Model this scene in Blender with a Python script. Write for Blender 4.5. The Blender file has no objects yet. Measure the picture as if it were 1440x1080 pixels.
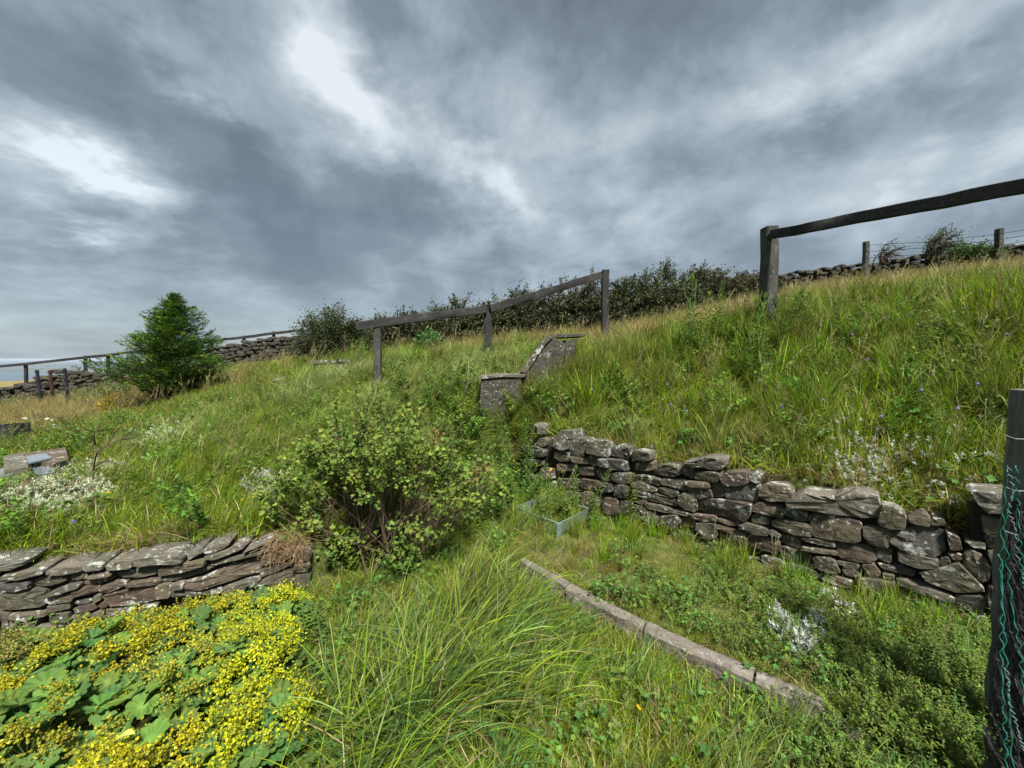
import bpy, math, random
import numpy as np
from mathutils import Vector, Matrix

R = math.radians
rng = np.random.default_rng(7)
random.seed(7)
scene = bpy.context.scene

# ------------------------------------------------------------------ camera
F, PITCH, CAMZ = 545.0, R(3.7), 1.6
cam = bpy.data.cameras.new('camera')
cam.sensor_fit = 'HORIZONTAL'
cam.sensor_width = 36.0
cam.lens = 36.0 * F / 1440.0
cam.clip_start = 0.05
cam.clip_end = 90000
cam_o = bpy.data.objects.new('camera', cam)
cam_o.location = (0, 0, CAMZ)
cam_o.rotation_euler = (R(90) - PITCH, 0, 0)
scene.collection.objects.link(cam_o)
scene.camera = cam_o

# ------------------------------------------------------------------ exposure, render
scene.view_settings.view_transform = 'Standard'
scene.view_settings.look = 'None'
scene.view_settings.gamma = 1.0
scene.view_settings.use_curve_mapping = False
scene.view_settings.exposure = 2.8
scene.render.engine = 'CYCLES'
cy = scene.cycles
cy.use_denoising = True
cy.max_bounces = 6
cy.diffuse_bounces = 3
cy.glossy_bounces = 2
cy.transmission_bounces = 5
cy.transparent_max_bounces = 8
cy.caustics_reflective = False
cy.caustics_refractive = False

# ------------------------------------------------------------------ sun (veiled, behind cloud)
SUN_EL, SUN_AZ = R(56), R(160)          # azimuth measured from +Y towards +X
sun = bpy.data.lights.new('sun', 'SUN')
sun.energy = 1.5
sun.angle = R(8)
sun.color = (1.0, 0.965, 0.90)
sun_o = bpy.data.objects.new('sun', sun)
sd = Vector((math.sin(SUN_AZ) * math.cos(SUN_EL), math.cos(SUN_AZ) * math.cos(SUN_EL), math.sin(SUN_EL)))
sun_o.rotation_euler = sd.to_track_quat('Z', 'Y').to_euler()
sun_o.location = (0, 0, 20)
scene.collection.objects.link(sun_o)


def ray(px, py):
    a = (px - 720.0) / F
    b = (540.0 - py) / F
    return np.array([a, math.cos(PITCH) + b * math.sin(PITCH), -math.sin(PITCH) + b * math.cos(PITCH)])


def at(px, py, Y):
    r = ray(px, py)
    t = Y / r[1]
    return np.array([r[0] * t, Y, CAMZ + r[2] * t])


def on_z(px, py, z):
    r = ray(px, py)
    t = (z - CAMZ) / r[2]
    return np.array([r[0] * t, r[1] * t, z])


# ------------------------------------------------------------------ world: Nishita sky under a broken grey cloud deck
class NT:
    """small helper to write shader maths"""
    def __init__(s, tree):
        s.t = tree
        s.n = tree.nodes
        s.l = tree.links

    def put(s, sock, v):
        if isinstance(v, bpy.types.NodeSocket):
            s.l.new(v, sock)
        elif v is not None:
            sock.default_value = v

    def node(s, kind, **kw):
        n = s.n.new(kind)
        for k, v in kw.items():
            setattr(n, k, v)
        return n

    def m(s, op, a, b=None, c=None, clamp=False):
        n = s.node('ShaderNodeMath', operation=op, use_clamp=clamp)
        s.put(n.inputs[0], a)
        s.put(n.inputs[1], b)
        s.put(n.inputs[2], c)
        return n.outputs[0]

    def vm(s, op, a, b=None, scale=None):
        n = s.node('ShaderNodeVectorMath', operation=op)
        s.put(n.inputs[0], a)
        s.put(n.inputs[1], b)
        if scale is not None:
            s.put(n.inputs['Scale'], scale)
        return n.outputs['Value'] if op in ('DOT_PRODUCT', 'LENGTH') else n.outputs[0]

    def noise(s, vec, scale, detail=4, rough=0.55, dist=0.0, col=False):
        n = s.node('ShaderNodeTexNoise')
        s.put(n.inputs['Vector'], vec)
        n.inputs['Scale'].default_value = scale
        n.inputs['Detail'].default_value = detail
        n.inputs['Roughness'].default_value = rough
        n.inputs['Distortion'].default_value = dist
        return n.outputs['Color'] if col else n.outputs[0]

    def ramp(s, fac, stops, interp='LINEAR'):
        n = s.node('ShaderNodeValToRGB')
        cr = n.color_ramp
        cr.interpolation = interp
        while len(cr.elements) < len(stops):
            cr.elements.new(0.5)
        for e, (p, c) in zip(cr.elements, stops):
            e.position = p
            e.color = (c, c, c, 1) if isinstance(c, (int, float)) else (c[0], c[1], c[2], 1)
        s.put(n.inputs[0], fac)
        return n.outputs[0]

    def mix(s, fac, a, b, blend='MIX'):
        n = s.node('ShaderNodeMix', data_type='RGBA', blend_type=blend)
        s.put(n.inputs[0], fac)
        for sock, v in ((n.inputs[6], a), (n.inputs[7], b)):
            if isinstance(v, tuple) and len(v) == 3:
                v = (v[0], v[1], v[2], 1)
            s.put(sock, v)
        return n.outputs[2]

    def combine(s, x, y, z):
        n = s.node('ShaderNodeCombineXYZ')
        s.put(n.inputs[0], x)
        s.put(n.inputs[1], y)
        s.put(n.inputs[2], z)
        return n.outputs[0]

    def sep(s, v):
        n = s.node('ShaderNodeSeparateXYZ')
        s.put(n.inputs[0], v)
        return n.outputs


world = bpy.data.worlds.new('World')
scene.world = world
world.use_nodes = True
world.node_tree.nodes.clear()
W = NT(world.node_tree)
sky = W.node('ShaderNodeTexSky', sky_type='NISHITA')
sky.sun_disc = False
sky.sun_elevation = SUN_EL
sky.sun_rotation = SUN_AZ
tc = W.node('ShaderNodeTexCoord')
d = W.vm('NORMALIZE', tc.outputs['Generated'])
dx, dy, dz = W.sep(d)
# position on a flat cloud deck overhead
inv = W.m('DIVIDE', 1.0, W.m('ADD', W.m('MAXIMUM', dz, 0.0), 0.16))
deck = W.combine(W.m('MULTIPLY', dx, inv), W.m('MULTIPLY', dy, inv), 0.0)
warp = W.vm('SUBTRACT', W.noise(deck, 1.1, 3, 0.5, col=True), (0.5, 0.5, 0.5))
deckw = W.vm('ADD', deck, W.vm('SCALE', warp, scale=0.9))
rolls = W.noise(deckw, 0.62, 7, 0.50)
stre = W.noise(W.vm('MULTIPLY', W.vm('ADD', deckw, (3.1, 7.7, 0.0)), (1.35, 0.95, 1.0)), 1.5, 7, 0.56)
lump = W.noise(W.vm('ADD', W.vm('SCALE', d, scale=1.0), W.vm('SCALE', warp, scale=0.16)), 5.2, 8, 0.58)
dwarp = W.vm('ADD', d, W.vm('SCALE', W.vm('SUBTRACT', W.noise(W.vm('ADD', deck, (9.0, 2.0, 0.0)), 1.9, 5, 0.6, col=True), (0.5, 0.5, 0.5)), scale=0.34))
# cloud masses (bright breaks and dark banks), placed as directions in the sky:
# px, py, half-length, half-width (px), angle deg, amount
blobs = [
    (480, 85, 140, 42, 50, 0.80), (600, 190, 190, 42, 40, 0.72), (700, 262, 85, 30, 50, 0.50), (600, 20, 60, 40, 60, 0.45),
    (70, 242, 105, 40, 18, 0.85), (160, 292, 95, 32, 25, 0.5), (60, 365, 200, 26, 10, 0.25),
    (268, 95, 100, 40, 45, 0.45), (865, 275, 120, 60, 70, 0.5), (965, 272, 110, 38, 165, 0.4), (1110, 120, 160, 48, 160, 0.45),
    (1290, 60, 170, 60, 170, 0.42), (1400, 200, 120, 60, 150, 0.35), (1150, 280, 160, 36, 165, 0.25),
    (150, 120, 170, 70, 35, -0.42), (300, 190, 190, 60, 35, -0.40), (860, 120, 150, 70, 60, -0.42), (940, 60, 200, 60, 40, -0.25),
    (290, 330, 190, 45, 8, -0.30), (60, 400, 150, 40, 5, -0.30), (640, 330, 160, 50, 20, -0.12), (1250, 180, 150, 40, 160, -0.12),
    (380, 400, 110, 34, 0, -0.12), (1120, 200, 200, 34, 165, -0.20), (360, 260, 120, 60, 40, -0.28)]
acc = None
for (bx, by, ra, rb, an, amt) in blobs:
    c = ray(bx, by)
    c = c / np.linalg.norm(c)
    e1 = ray(bx + math.cos(R(an)) * 10, by + math.sin(R(an)) * 10)
    e1 = e1 / np.linalg.norm(e1) - c
    e1 -= c * e1.dot(c)
    e1 /= np.linalg.norm(e1)
    e2 = np.cross(c, e1)
    k = c[1] ** 1.0 / F
    q1 = W.vm('DOT_PRODUCT', dwarp, tuple(float(v) for v in e1 / (ra * k * 1.0)))
    q2 = W.vm('DOT_PRODUCT', dwarp, tuple(float(v) for v in e2 / (rb * k * 1.0)))
    # offset-free because e1,e2 are perpendicular to the centre direction
    q = W.m('ADD', W.m('MULTIPLY', q1, q1), W.m('MULTIPLY', q2, q2))
    g = W.m('EXPONENT', W.m('MULTIPLY', q, -1.0))
    front = W.m('GREATER_THAN', W.vm('DOT_PRODUCT', d, tuple(float(v) for v in c)), 0.0)
    g = W.m('MULTIPLY', W.m('MULTIPLY', g, front), amt)
    acc = g if acc is None else W.m('ADD', acc, g)
det = W.m('ADD', W.m('MULTIPLY', W.m('SUBTRACT', stre, 0.5), 0.50), W.m('MULTIPLY', W.m('SUBTRACT', lump, 0.5), 1.15))
val = W.m('ADD', W.m('ADD', 0.36, W.m('MULTIPLY', acc, W.m('ADD', 0.10, W.m('MULTIPLY', stre, 0.74)))),
          W.m('ADD', W.m('MULTIPLY', W.m('SUBTRACT', rolls, 0.5), 0.95), det))
cloud = W.ramp(val, [(0.0, (0.044, 0.052, 0.059)), (0.25, (0.066, 0.078, 0.087)), (0.45, (0.103, 0.122, 0.135)),
                     (0.70, (0.160, 0.180, 0.190)), (1.0, (0.255, 0.272, 0.280))])
# nearer the horizon the deck thins into pale grey-blue air
hor = W.ramp(dz, [(0.0, 0.55), (0.06, 0.42), (0.17, 0.0)])
cloud = W.mix(hor, cloud, (0.096, 0.124, 0.144))
nish = W.vm('SCALE', sky.outputs[0], scale=1.0)
cover = 0.96
full = W.mix(cover, W.vm('SCALE', sky.outputs[0], scale=1.0), W.vm('SCALE', cloud, scale=4.45))
bg = W.node('ShaderNodeBackground')
W.put(bg.inputs[0], full)
bg.inputs[1].default_value = 0.1
wo = W.node('ShaderNodeOutputWorld')
W.l.new(bg.outputs[0], wo.inputs[0])


# ------------------------------------------------------------------ materials
def new_mat(name):
    m = bpy.data.materials.new(name)
    m.use_nodes = True
    m.node_tree.nodes.clear()
    return m, NT(m.node_tree)


def finish(m, T, col, rough=0.8, bump=None, bstr=0.3, bdist=0.02, spec=0.3, transl=None, tcol=None):
    b = T.node('ShaderNodeBsdfPrincipled')
    T.put(b.inputs['Base Color'], col if not (isinstance(col, tuple) and len(col) == 3) else (*col, 1))
    T.put(b.inputs['Roughness'], rough)
    b.inputs['Specular IOR Level'].default_value = spec
    if bump is not None:
        bn = T.node('ShaderNodeBump')
        bn.inputs['Strength'].default_value = bstr
        bn.inputs['Distance'].default_value = bdist
        T.l.new(bump, bn.inputs['Height'])
        T.l.new(bn.outputs[0], b.inputs['Normal'])
    out = T.node('ShaderNodeOutputMaterial')
    if transl:
        tr = T.node('ShaderNodeBsdfTranslucent')
        T.put(tr.inputs[0], tcol if tcol is not None else col)
        mx = T.node('ShaderNodeMixShader')
        mx.inputs[0].default_value = transl
        T.l.new(b.outputs[0], mx.inputs[1])
        T.l.new(tr.outputs[0], mx.inputs[2])
        T.l.new(mx.outputs[0], out.inputs[0])
    else:
        T.l.new(b.outputs[0], out.inputs[0])
    return m


def foliage_mat(name, inst=False, rough=0.5, transl=0.35, vary=0.35, spec=0.35, bright=1.0, hue=0.05):
    m, T = new_mat(name)
    a = T.node('ShaderNodeAttribute', attribute_name='col').outputs['Color']
    oi = T.node('ShaderNodeObjectInfo')
    hs = T.node('ShaderNodeHueSaturation')
    T.put(hs.inputs['Color'], a)
    T.put(hs.inputs['Hue'], T.m('ADD', 0.5, T.m('MULTIPLY', T.m('SUBTRACT', oi.outputs['Random'], 0.5), hue)))
    T.put(hs.inputs['Value'], T.m('MULTIPLY', bright, T.m('ADD', 1.0, T.m('MULTIPLY', T.m('SUBTRACT', oi.outputs['Random'], 0.5), vary))))
    col = hs.outputs[0]
    if inst:
        for nm, c in (('dry', (0.37, 0.29, 0.125)), ('tone', (0.36, 0.42, 0.17))):
            at_ = T.node('ShaderNodeAttribute', attribute_type='INSTANCER', attribute_name=nm)
            col = T.mix(at_.outputs['Fac'], col, c)
    return finish(m, T, col, rough, spec=spec, transl=transl)


def stone_mat(name, palette, lichen=0.5, scale=1.0, rough=0.85, orange=True, dark=1.0):
    m, T = new_mat(name)
    oi = T.node('ShaderNodeObjectInfo')
    tcn = T.node('ShaderNodeTexCoord')
    geo = T.node('ShaderNodeNewGeometry')
    pos = T.vm('ADD', tcn.outputs['Object'], T.vm('SCALE', T.combine(oi.outputs['Random'], T.m('MULTIPLY', oi.outputs['Random'], 7.3), 1.0), scale=9.0))
    n = len(palette)
    base = T.ramp(oi.outputs['Random'], [(i / n, c) for i, c in enumerate(palette)], 'CONSTANT')
    n1 = T.noise(pos, 9 * scale, 6, 0.65)
    col = T.mix(T.ramp(n1, [(0.3, 0.0), (0.7, 1.0)]), T.mix(0.55, base, (0.012, 0.010, 0.008)), T.mix(0.15, base, (0.3, 0.26, 0.2)))
    n2 = T.noise(pos, 26 * scale, 5, 0.6)
    col = T.mix(T.m('MULTIPLY', T.ramp(n2, [(0.45, 0.0), (0.62, 1.0)]), 0.45), col, T.mix(0.45, base, (0.17, 0.15, 0.11)))
    strat = T.noise(T.vm('MULTIPLY', pos, (4.0, 4.0, 12.0)), 3 * scale, 5, 0.6)
    # mossy olive stains
    gz = T.sep(geo.outputs['Normal'])[2]
    moss = T.ramp(T.noise(T.vm('ADD', pos, (5.0, 1.0, 3.0)), 7 * scale, 5, 0.6), [(0.52, 0.0), (0.66, 1.0)])
    col = T.mix(T.m('MULTIPLY', moss, 0.42), col, (0.066, 0.070, 0.028))
    # pale crustose lichen: blotches with ragged rims
    v = T.node('ShaderNodeTexVoronoi', feature='F1')
    T.put(v.inputs['Vector'], T.vm('ADD', pos, T.vm('SCALE', T.noise(pos, 30 * scale, 3, 0.6, col=True), scale=0.045)))
    v.inputs['Scale'].default_value = 26 * scale
    spot = T.ramp(v.outputs['Distance'], [(0.20, 1.0), (0.31, 0.0)])
    gate = T.ramp(T.noise(T.vm('ADD', pos, (2.0, 8.0, 1.0)), 6.5 * scale, 3, 0.5), [(0.45, 0.0), (0.54, 1.0)])
    lich = T.m('MULTIPLY', T.m('MAXIMUM', T.m('MULTIPLY', spot, gate),
                               T.ramp(T.noise(T.vm('ADD', pos, (1.0, 3.0, 9.0)), 8 * scale, 7, 0.68), [(0.585, 0.0), (0.63, 1.0)])), lichen)
    col = T.mix(lich, col, (0.36, 0.37, 0.335))
    if orange:
        og = T.ramp(T.noise(T.vm('ADD', pos, (7.0, 3.0, 4.0)), 5 * scale, 5, 0.6), [(0.68, 0.0), (0.73, 1.0)])
        col = T.mix(T.m('MULTIPLY', og, 0.6), col, (0.23, 0.10, 0.03))
    h = T.m('ADD', T.m('MULTIPLY', n1, 0.8), T.m('ADD', T.m('MULTIPLY', strat, 0.45), T.m('MULTIPLY', n2, 0.25)))
    return finish(m, T, col, rough, bump=h, bstr=1.0, bdist=0.024, spec=0.3)


def wood_mat(name, c1, c2, lich=0.3):
    m, T = new_mat(name)
    tcn = T.node('ShaderNodeTexCoord')
    p = tcn.outputs['Object']
    g = T.noise(T.vm('MULTIPLY', p, (2.0, 40.0, 40.0)), 1.3, 5, 0.65, 0.4)
    b = T.noise(p, 5, 4, 0.6)
    col = T.mix(T.ramp(g, [(0.3, 0.0), (0.7, 1.0)]), c1, c2)
    col = T.mix(T.m('MULTIPLY', T.ramp(b, [(0.45, 0.0), (0.7, 1.0)]), 0.6), col, T.mix(0.5, c1, (0.01, 0.01, 0.01)))
    l = T.ramp(T.noise(T.vm('ADD', p, (4.0, 4.0, 4.0)), 22, 5, 0.65), [(0.56, 0.0), (0.64, 1.0)])
    col = T.mix(T.m('MULTIPLY', l, lich), col, (0.20, 0.21, 0.17))
    return finish(m, T, col, 0.85, bump=g, bstr=0.7, bdist=0.006)


def plain_mat(name, col, rough=0.6, n=0.25, sc=20, spec=0.4, transl=None, bump=0.2):
    m, T = new_mat(name)
    p = T.node('ShaderNodeTexCoord').outputs['Object']
    f = T.noise(p, sc, 4, 0.6)
    c = T.mix(T.m('MULTIPLY', T.ramp(f, [(0.3, 0.0), (0.7, 1.0)]), n), col, tuple(v * 0.35 for v in col))
    return finish(m, T, c, rough, bump=f, bstr=bump, bdist=0.004, spec=spec, transl=transl)


M = {}
BROWNS = [(0.058, 0.039, 0.027), (0.072, 0.060, 0.040), (0.052, 0.035, 0.027), (0.085, 0.066, 0.043), (0.058, 0.053, 0.037),
          (0.050, 0.048, 0.038), (0.076, 0.050, 0.034), (0.056, 0.054, 0.034), (0.085, 0.076, 0.058), (0.042, 0.041, 0.039)]
M['stone'] = stone_mat('weathered_stone', BROWNS, lichen=0.85)
M['stone_pale'] = stone_mat('pale_stone', [(0.115, 0.106, 0.086), (0.098, 0.093, 0.077), (0.135, 0.122, 0.095), (0.10, 0.087, 0.070), (0.088, 0.087, 0.074)], lichen=0.75)
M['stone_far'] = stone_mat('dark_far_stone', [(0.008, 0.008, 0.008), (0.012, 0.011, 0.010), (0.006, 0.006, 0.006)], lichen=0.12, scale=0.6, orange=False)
M['concrete'] = stone_mat('weathered_concrete', [(0.19, 0.17, 0.14), (0.165, 0.152, 0.13), (0.18, 0.158, 0.135)], lichen=0.35, scale=1.3, orange=False)
M['wood'] = wood_mat('weathered_dark_wood', (0.012, 0.012, 0.012), (0.040, 0.037, 0.036), 0.15)
M['wood_grey'] = wood_mat('weathered_grey_wood', (0.026, 0.027, 0.024), (0.075, 0.074, 0.065), 0.35)
M['rusty'] = plain_mat('rusty_iron', (0.055, 0.025, 0.016), 0.8, 0.6, 30)
M['step'] = stone_mat('dark_stained_concrete', [(0.022, 0.021, 0.018), (0.028, 0.026, 0.022)], lichen=0.4, scale=0.9, orange=False)
M['iron'] = plain_mat('dark_iron', (0.018, 0.019, 0.028), 0.6, 0.4, 30)
M['bark'] = plain_mat('bark', (0.075, 0.055, 0.038), 0.9, 0.7, 60, bump=0.6)
M['cane'] = plain_mat('brown_cane', (0.085, 0.055, 0.036), 0.7, 0.6, 30)
M['stemgreen'] = plain_mat('green_stem', (0.10, 0.15, 0.03), 0.6, 0.3, 30)
M['leaf'] = foliage_mat('leaf', transl=0.32, rough=0.65, spec=0.15, bright=1.25)
M['leaf_dull'] = foliage_mat('leaf_dull', transl=0.2, rough=0.7, spec=0.15, bright=1.5)
M['needle'] = foliage_mat('conifer_spray', transl=0.18, rough=0.6, spec=0.2, bright=1.35)
M['silver'] = foliage_mat('silver_leaf', transl=0.15, rough=0.8, spec=0.1)
M['petal'] = foliage_mat('petal', transl=0.3, rough=0.6, vary=0.15, hue=0.008)
M['grass'] = foliage_mat('grass_blade', inst=True, transl=0.42, rough=0.42, spec=0.2, vary=0.95, hue=0.06)
M['slate'] = plain_mat('wet_slate', (0.20, 0.23, 0.26), 0.16, 0.35, 5, spec=1.0, bump=0.03)
M['soilcore'] = plain_mat('earth_and_rubble', (0.022, 0.017, 0.012), 0.95, 0.7, 40)


def ground_mat():
    m, T = new_mat('turf_soil')
    g = T.node('ShaderNodeNewGeometry')
    p = g.outputs['Position']
    n1 = T.noise(p, 2.2, 6, 0.6)
    n2 = T.noise(p, 22, 6, 0.7)
    n3 = T.noise(p, 90, 3, 0.6)
    soil = T.mix(n2, (0.035, 0.022, 0.013), (0.10, 0.070, 0.040))
    green = T.mix(T.ramp(n3, [(0.35, 0.0), (0.65, 1.0)]), (0.030, 0.045, 0.010), (0.105, 0.135, 0.028))
    col = T.mix(T.ramp(T.m('ADD', T.m('MULTIPLY', n1, 0.6), T.m('MULTIPLY', n2, 0.4)), [(0.42, 0.0), (0.52, 1.0)]), soil, green)
    # the open moor beyond the walls: straw and rush, with greener hollows
    y = T.sep(p)[1]
    far = T.ramp(T.m('DIVIDE', y, 40.0), [(0.30, 0.0), (0.42, 1.0)])
    moor = T.mix(T.ramp(T.noise(T.vm('MULTIPLY', p, (0.6, 1.0, 1.0)), 0.12, 6, 0.6), [(0.40, 0.0), (0.56, 1.0)]), (0.15, 0.165, 0.06), (0.29, 0.19, 0.095))
    moor = T.mix(T.m('MULTIPLY', T.noise(p, 1.7, 5, 0.7), 0.5), moor, (0.10, 0.08, 0.045))
    col = T.mix(far, col, moor)
    h = T.m('ADD', n2, T.m('MULTIPLY', n3, 0.5))
    return finish(m, T, col, 0.95, bump=h, bstr=0.8, bdist=0.03, spec=0.1)


M['ground'] = ground_mat()


# ------------------------------------------------------------------ mesh helpers
class MB:
    """collects triangles with a colour per vertex; built as ONE mesh"""
    def __init__(s):
        s.v, s.f, s.c, s.n = [], [], [], 0

    def add(s, v, f, c=(0.5, 0.5, 0.5)):
        v = np.asarray(v, float).reshape(-1, 3)
        f = np.asarray(f, int).reshape(-1, 3)
        c = np.asarray(c, float)
        if c.ndim == 1:
            c = np.tile(c, (len(v), 1))
        s.v.append(v)
        s.f.append(f + s.n)
        s.c.append(c)
        s.n += len(v)

    def arrays(s):
        return np.concatenate(s.v), np.concatenate(s.f), np.concatenate(s.c)

    def merge(s, other, offset=(0, 0, 0)):
        v, f, c = other.arrays()
        s.add(v + np.asarray(offset), f, c)

    def mesh(s, name, mat, smooth=False, sharp=None, origin=None):
        v, f, c = s.arrays()
        if origin is not None:
            v = v - np.asarray(origin)
        me = bpy.data.meshes.new(name)
        me.vertices.add(len(v))
        me.vertices.foreach_set('co', v.astype(np.float32).ravel())
        me.loops.add(len(f) * 3)
        me.loops.foreach_set('vertex_index', f.astype(np.int32).ravel())
        me.polygons.add(len(f))
        me.polygons.foreach_set('loop_start', np.arange(0, len(f) * 3, 3, dtype=np.int32))
        me.update(calc_edges=True)
        ca = me.color_attributes.new('col', 'FLOAT_COLOR', 'POINT')
        ca.data.foreach_set('color', np.concatenate([c, np.ones((len(c), 1))], 1).astype(np.float32).ravel())
        me.polygons.foreach_set('use_smooth', np.full(len(f), bool(smooth)))
        if sharp:
            me.set_sharp_from_angle(angle=R(sharp))
        me.materials.append(mat)
        return me


def link(o):
    scene.collection.objects.link(o)
    return o


def tag(o, label=None, cat=None, group=None, kind=None):
    if label:
        o['label'] = label
    if cat:
        o['category'] = cat
    if group:
        o['group'] = group
    if kind:
        o['kind'] = kind
    return o


def thing(name, loc, label, cat, group=None):
    o = link(bpy.data.objects.new(name, None))
    o.location = tuple(float(v) for v in loc)
    o.empty_display_size = 0.1
    return tag(o, label, cat, group)


def part(name, mb, mat, parent, smooth=False, sharp=None, origin=None, kind=None):
    """mb in world coordinates; the object's origin is put at origin (world) or at the parent"""
    base = np.array(parent.location) if parent else np.zeros(3)
    top = parent
    p = parent.parent if parent else None
    while p:
        base = base + np.array(p.location)
        p = p.parent
    org = base if origin is None else np.asarray(origin, float)
    me = mb.mesh(name, mat, smooth, sharp, org)
    o = link(bpy.data.objects.new(name, me))
    if parent:
        o.parent = parent
        o.location = tuple(org - base)
    else:
        o.location = tuple(org)
    if kind:
        o['kind'] = kind
    return o


def copy_tree(src, parent=None):
    c = src.copy()
    link(c)
    c.parent = parent
    for ch in src.children:
        copy_tree(ch, c)
    return c


def unit(a):
    a = np.asarray(a, float)
    n = np.linalg.norm(a, axis=-1, keepdims=True)
    return a / np.maximum(n, 1e-9)


def leaves(P, D, U, L, Wd, C, fold=0.25, droop=0.0, pos=0.42):
    """N simple pointed leaves: base, left, tip, right (two triangles each)"""
    P = np.asarray(P, float)
    N = len(P)
    D = unit(np.asarray(D, float))
    U = np.asarray(U, float)
    S = unit(np.cross(D, U))
    Up = unit(np.cross(S, D))
    L = np.broadcast_to(np.asarray(L, float), (N,))[:, None]
    Wd = np.broadcast_to(np.asarray(Wd, float), (N,))[:, None]
    mid = P + D * L * pos
    l = mid + S * Wd * 0.5 + Up * Wd * fold
    r = mid - S * Wd * 0.5 + Up * Wd * fold
    t = P + D * L - np.array([0, 0, 1]) * L * droop
    V = np.stack([P, l, t, r], 1).reshape(-1, 3)
    i = np.arange(N)[:, None] * 4
    Fc = np.concatenate([i + np.array([[0, 2, 1]]), i + np.array([[0, 3, 2]])], 0)
    C = np.asarray(C, float)
    if C.ndim == 1:
        C = np.tile(C, (N, 1))
    return V, Fc, np.repeat(C, 4, 0)


def tube(mb, pts, radii, sides=4, col=(0.1, 0.07, 0.05)):
    pts = np.asarray(pts, float)
    n = len(pts)
    radii = np.broadcast_to(np.asarray(radii, float), (n,))
    T_ = unit(np.gradient(pts, axis=0))
    ref = np.array([0.31, 0.52, 0.79])
    A = unit(np.cross(T_, ref))
    B = np.cross(T_, A)
    th = np.arange(sides) * 2 * math.pi / sides
    V = pts[:, None, :] + radii[:, None, None] * (np.cos(th)[None, :, None] * A[:, None, :] + np.sin(th)[None, :, None] * B[:, None, :])
    V = V.reshape(-1, 3)
    f = []
    for i in range(n - 1):
        for k in range(sides):
            a, b = i * sides + k, i * sides + (k + 1) % sides
            f += [(a, b, b + sides), (a, b + sides, a + sides)]
    V = np.vstack([V, pts[0], pts[-1]])
    for k in range(sides):
        f.append((len(V) - 2, (k + 1) % sides, k))
        f.append((len(V) - 1, (n - 1) * sides + k, (n - 1) * sides + (k + 1) % sides))
    mb.add(V, f, col)


def beam(mb, p0, p1, w, h, segs=8, jit=0.003, up=(0, 0, 1), ch=0.12, ends=0.0):
    """squared timber with worn edges between two points"""
    p0, p1 = np.asarray(p0, float), np.asarray(p1, float)
    D = unit(p1 - p0)
    S = unit(np.cross(D, up))
    U = np.cross(S, D)
    c = min(w, h) * ch
    prof = [(-w / 2 + c, -h / 2), (w / 2 - c, -h / 2), (w / 2, -h / 2 + c), (w / 2, h / 2 - c), (w / 2 - c, h / 2), (-w / 2 + c, h / 2), (-w / 2, h / 2 - c), (-w / 2, -h / 2 + c)]
    k = len(prof)
    V, f = [], []
    for i in range(segs + 1):
        t = i / segs
        o = p0 + (p1 - p0) * t + S * random.gauss(0, jit) + U * random.gauss(0, jit)
        for a, b in prof:
            sc = 1 + random.gauss(0, jit * 6)
            V.append(o + S * a * sc + U * b * sc)
    for i in range(segs):
        for j in range(k):
            a, b = i * k + j, i * k + (j + 1) % k
            f += [(a, b, b + k), (a, b + k, a + k)]
    V.append(p0 - D * ends)
    V.append(p1 + D * ends)
    for j in range(k):
        f.append((len(V) - 2, (j + 1) % k, j))
        f.append((len(V) - 1, segs * k + j, segs * k + (j + 1) % k))
    mb.add(V, f)


def beam_obj(name, p0, p1, w, h, mat, parent, **kw):
    if name == 'rail':
        kw['jit'] = 0.0032
    """beam as an object whose local X runs along it (the grain follows)"""
    p0, p1 = np.asarray(p0, float), np.asarray(p1, float)
    Ln = float(np.linalg.norm(p1 - p0))
    mb = MB()
    beam(mb, (0, 0, 0), (Ln, 0, 0), w, h, **kw)
    me = mb.mesh(name, mat, True, 35)
    o = link(bpy.data.objects.new(name, me))
    D = unit(p1 - p0)
    upv = np.array([0, 0, 1.0]) if abs(D[2]) < 0.9 else np.array([0, 1.0, 0])
    S = unit(np.cross(upv, D))
    U = np.cross(D, S)
    Mx = Matrix(((D[0], S[0], U[0]), (D[1], S[1], U[1]), (D[2], S[2], U[2])))
    o.rotation_mode = 'QUATERNION'
    o.rotation_quaternion = Mx.to_quaternion()
    o.parent = parent
    o.location = tuple(p0 - (np.array(parent.location) if parent else 0))
    return o


# ------------------------------------------------------------------ terrain
def sstep(t):
    t = np.clip(t, 0, 1)
    return t * t * (3 - 2 * t)


# wall planes (front faces) as lines on the ground
RW0, RW1 = np.array([0.35, 4.20]), np.array([2.65, 2.00])
LW0, LW1 = np.array([-2.92, 2.11]), np.array([-1.62, 2.51])
RWd = unit(RW1 - RW0)
LWd = unit(LW1 - LW0)
RWn = np.array([-RWd[1], RWd[0]])       # away from the camera
LWn = np.array([-LWd[1], LWd[0]])
RWn = RWn if RWn[1] > 0 else -RWn
LWn = LWn if LWn[1] > 0 else -LWn


def on_wall(px, py, P0, n):
    r = ray(px, py)
    t = (P0 @ n) / (r[0] * n[0] + r[1] * n[1])
    return np.array([r[0] * t, r[1] * t, CAMZ + r[2] * t])


rA = RW0 - RWd * 0.42 + RWn * 0.13
rB = RW1 + RWd * 0.25 + RWn * 0.13
lA = LW0 - LWd * 4.0 + LWn * 0.13
lB = LW1 + LWd * 0.30 + LWn * 0.13
LOW = np.array([rA, rB, [3.6, 1.5], [6, -8], [-10, -8], lA, lB, [-1.22, 3.05], [-0.95, 3.9], [-0.45, 4.55]])


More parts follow.
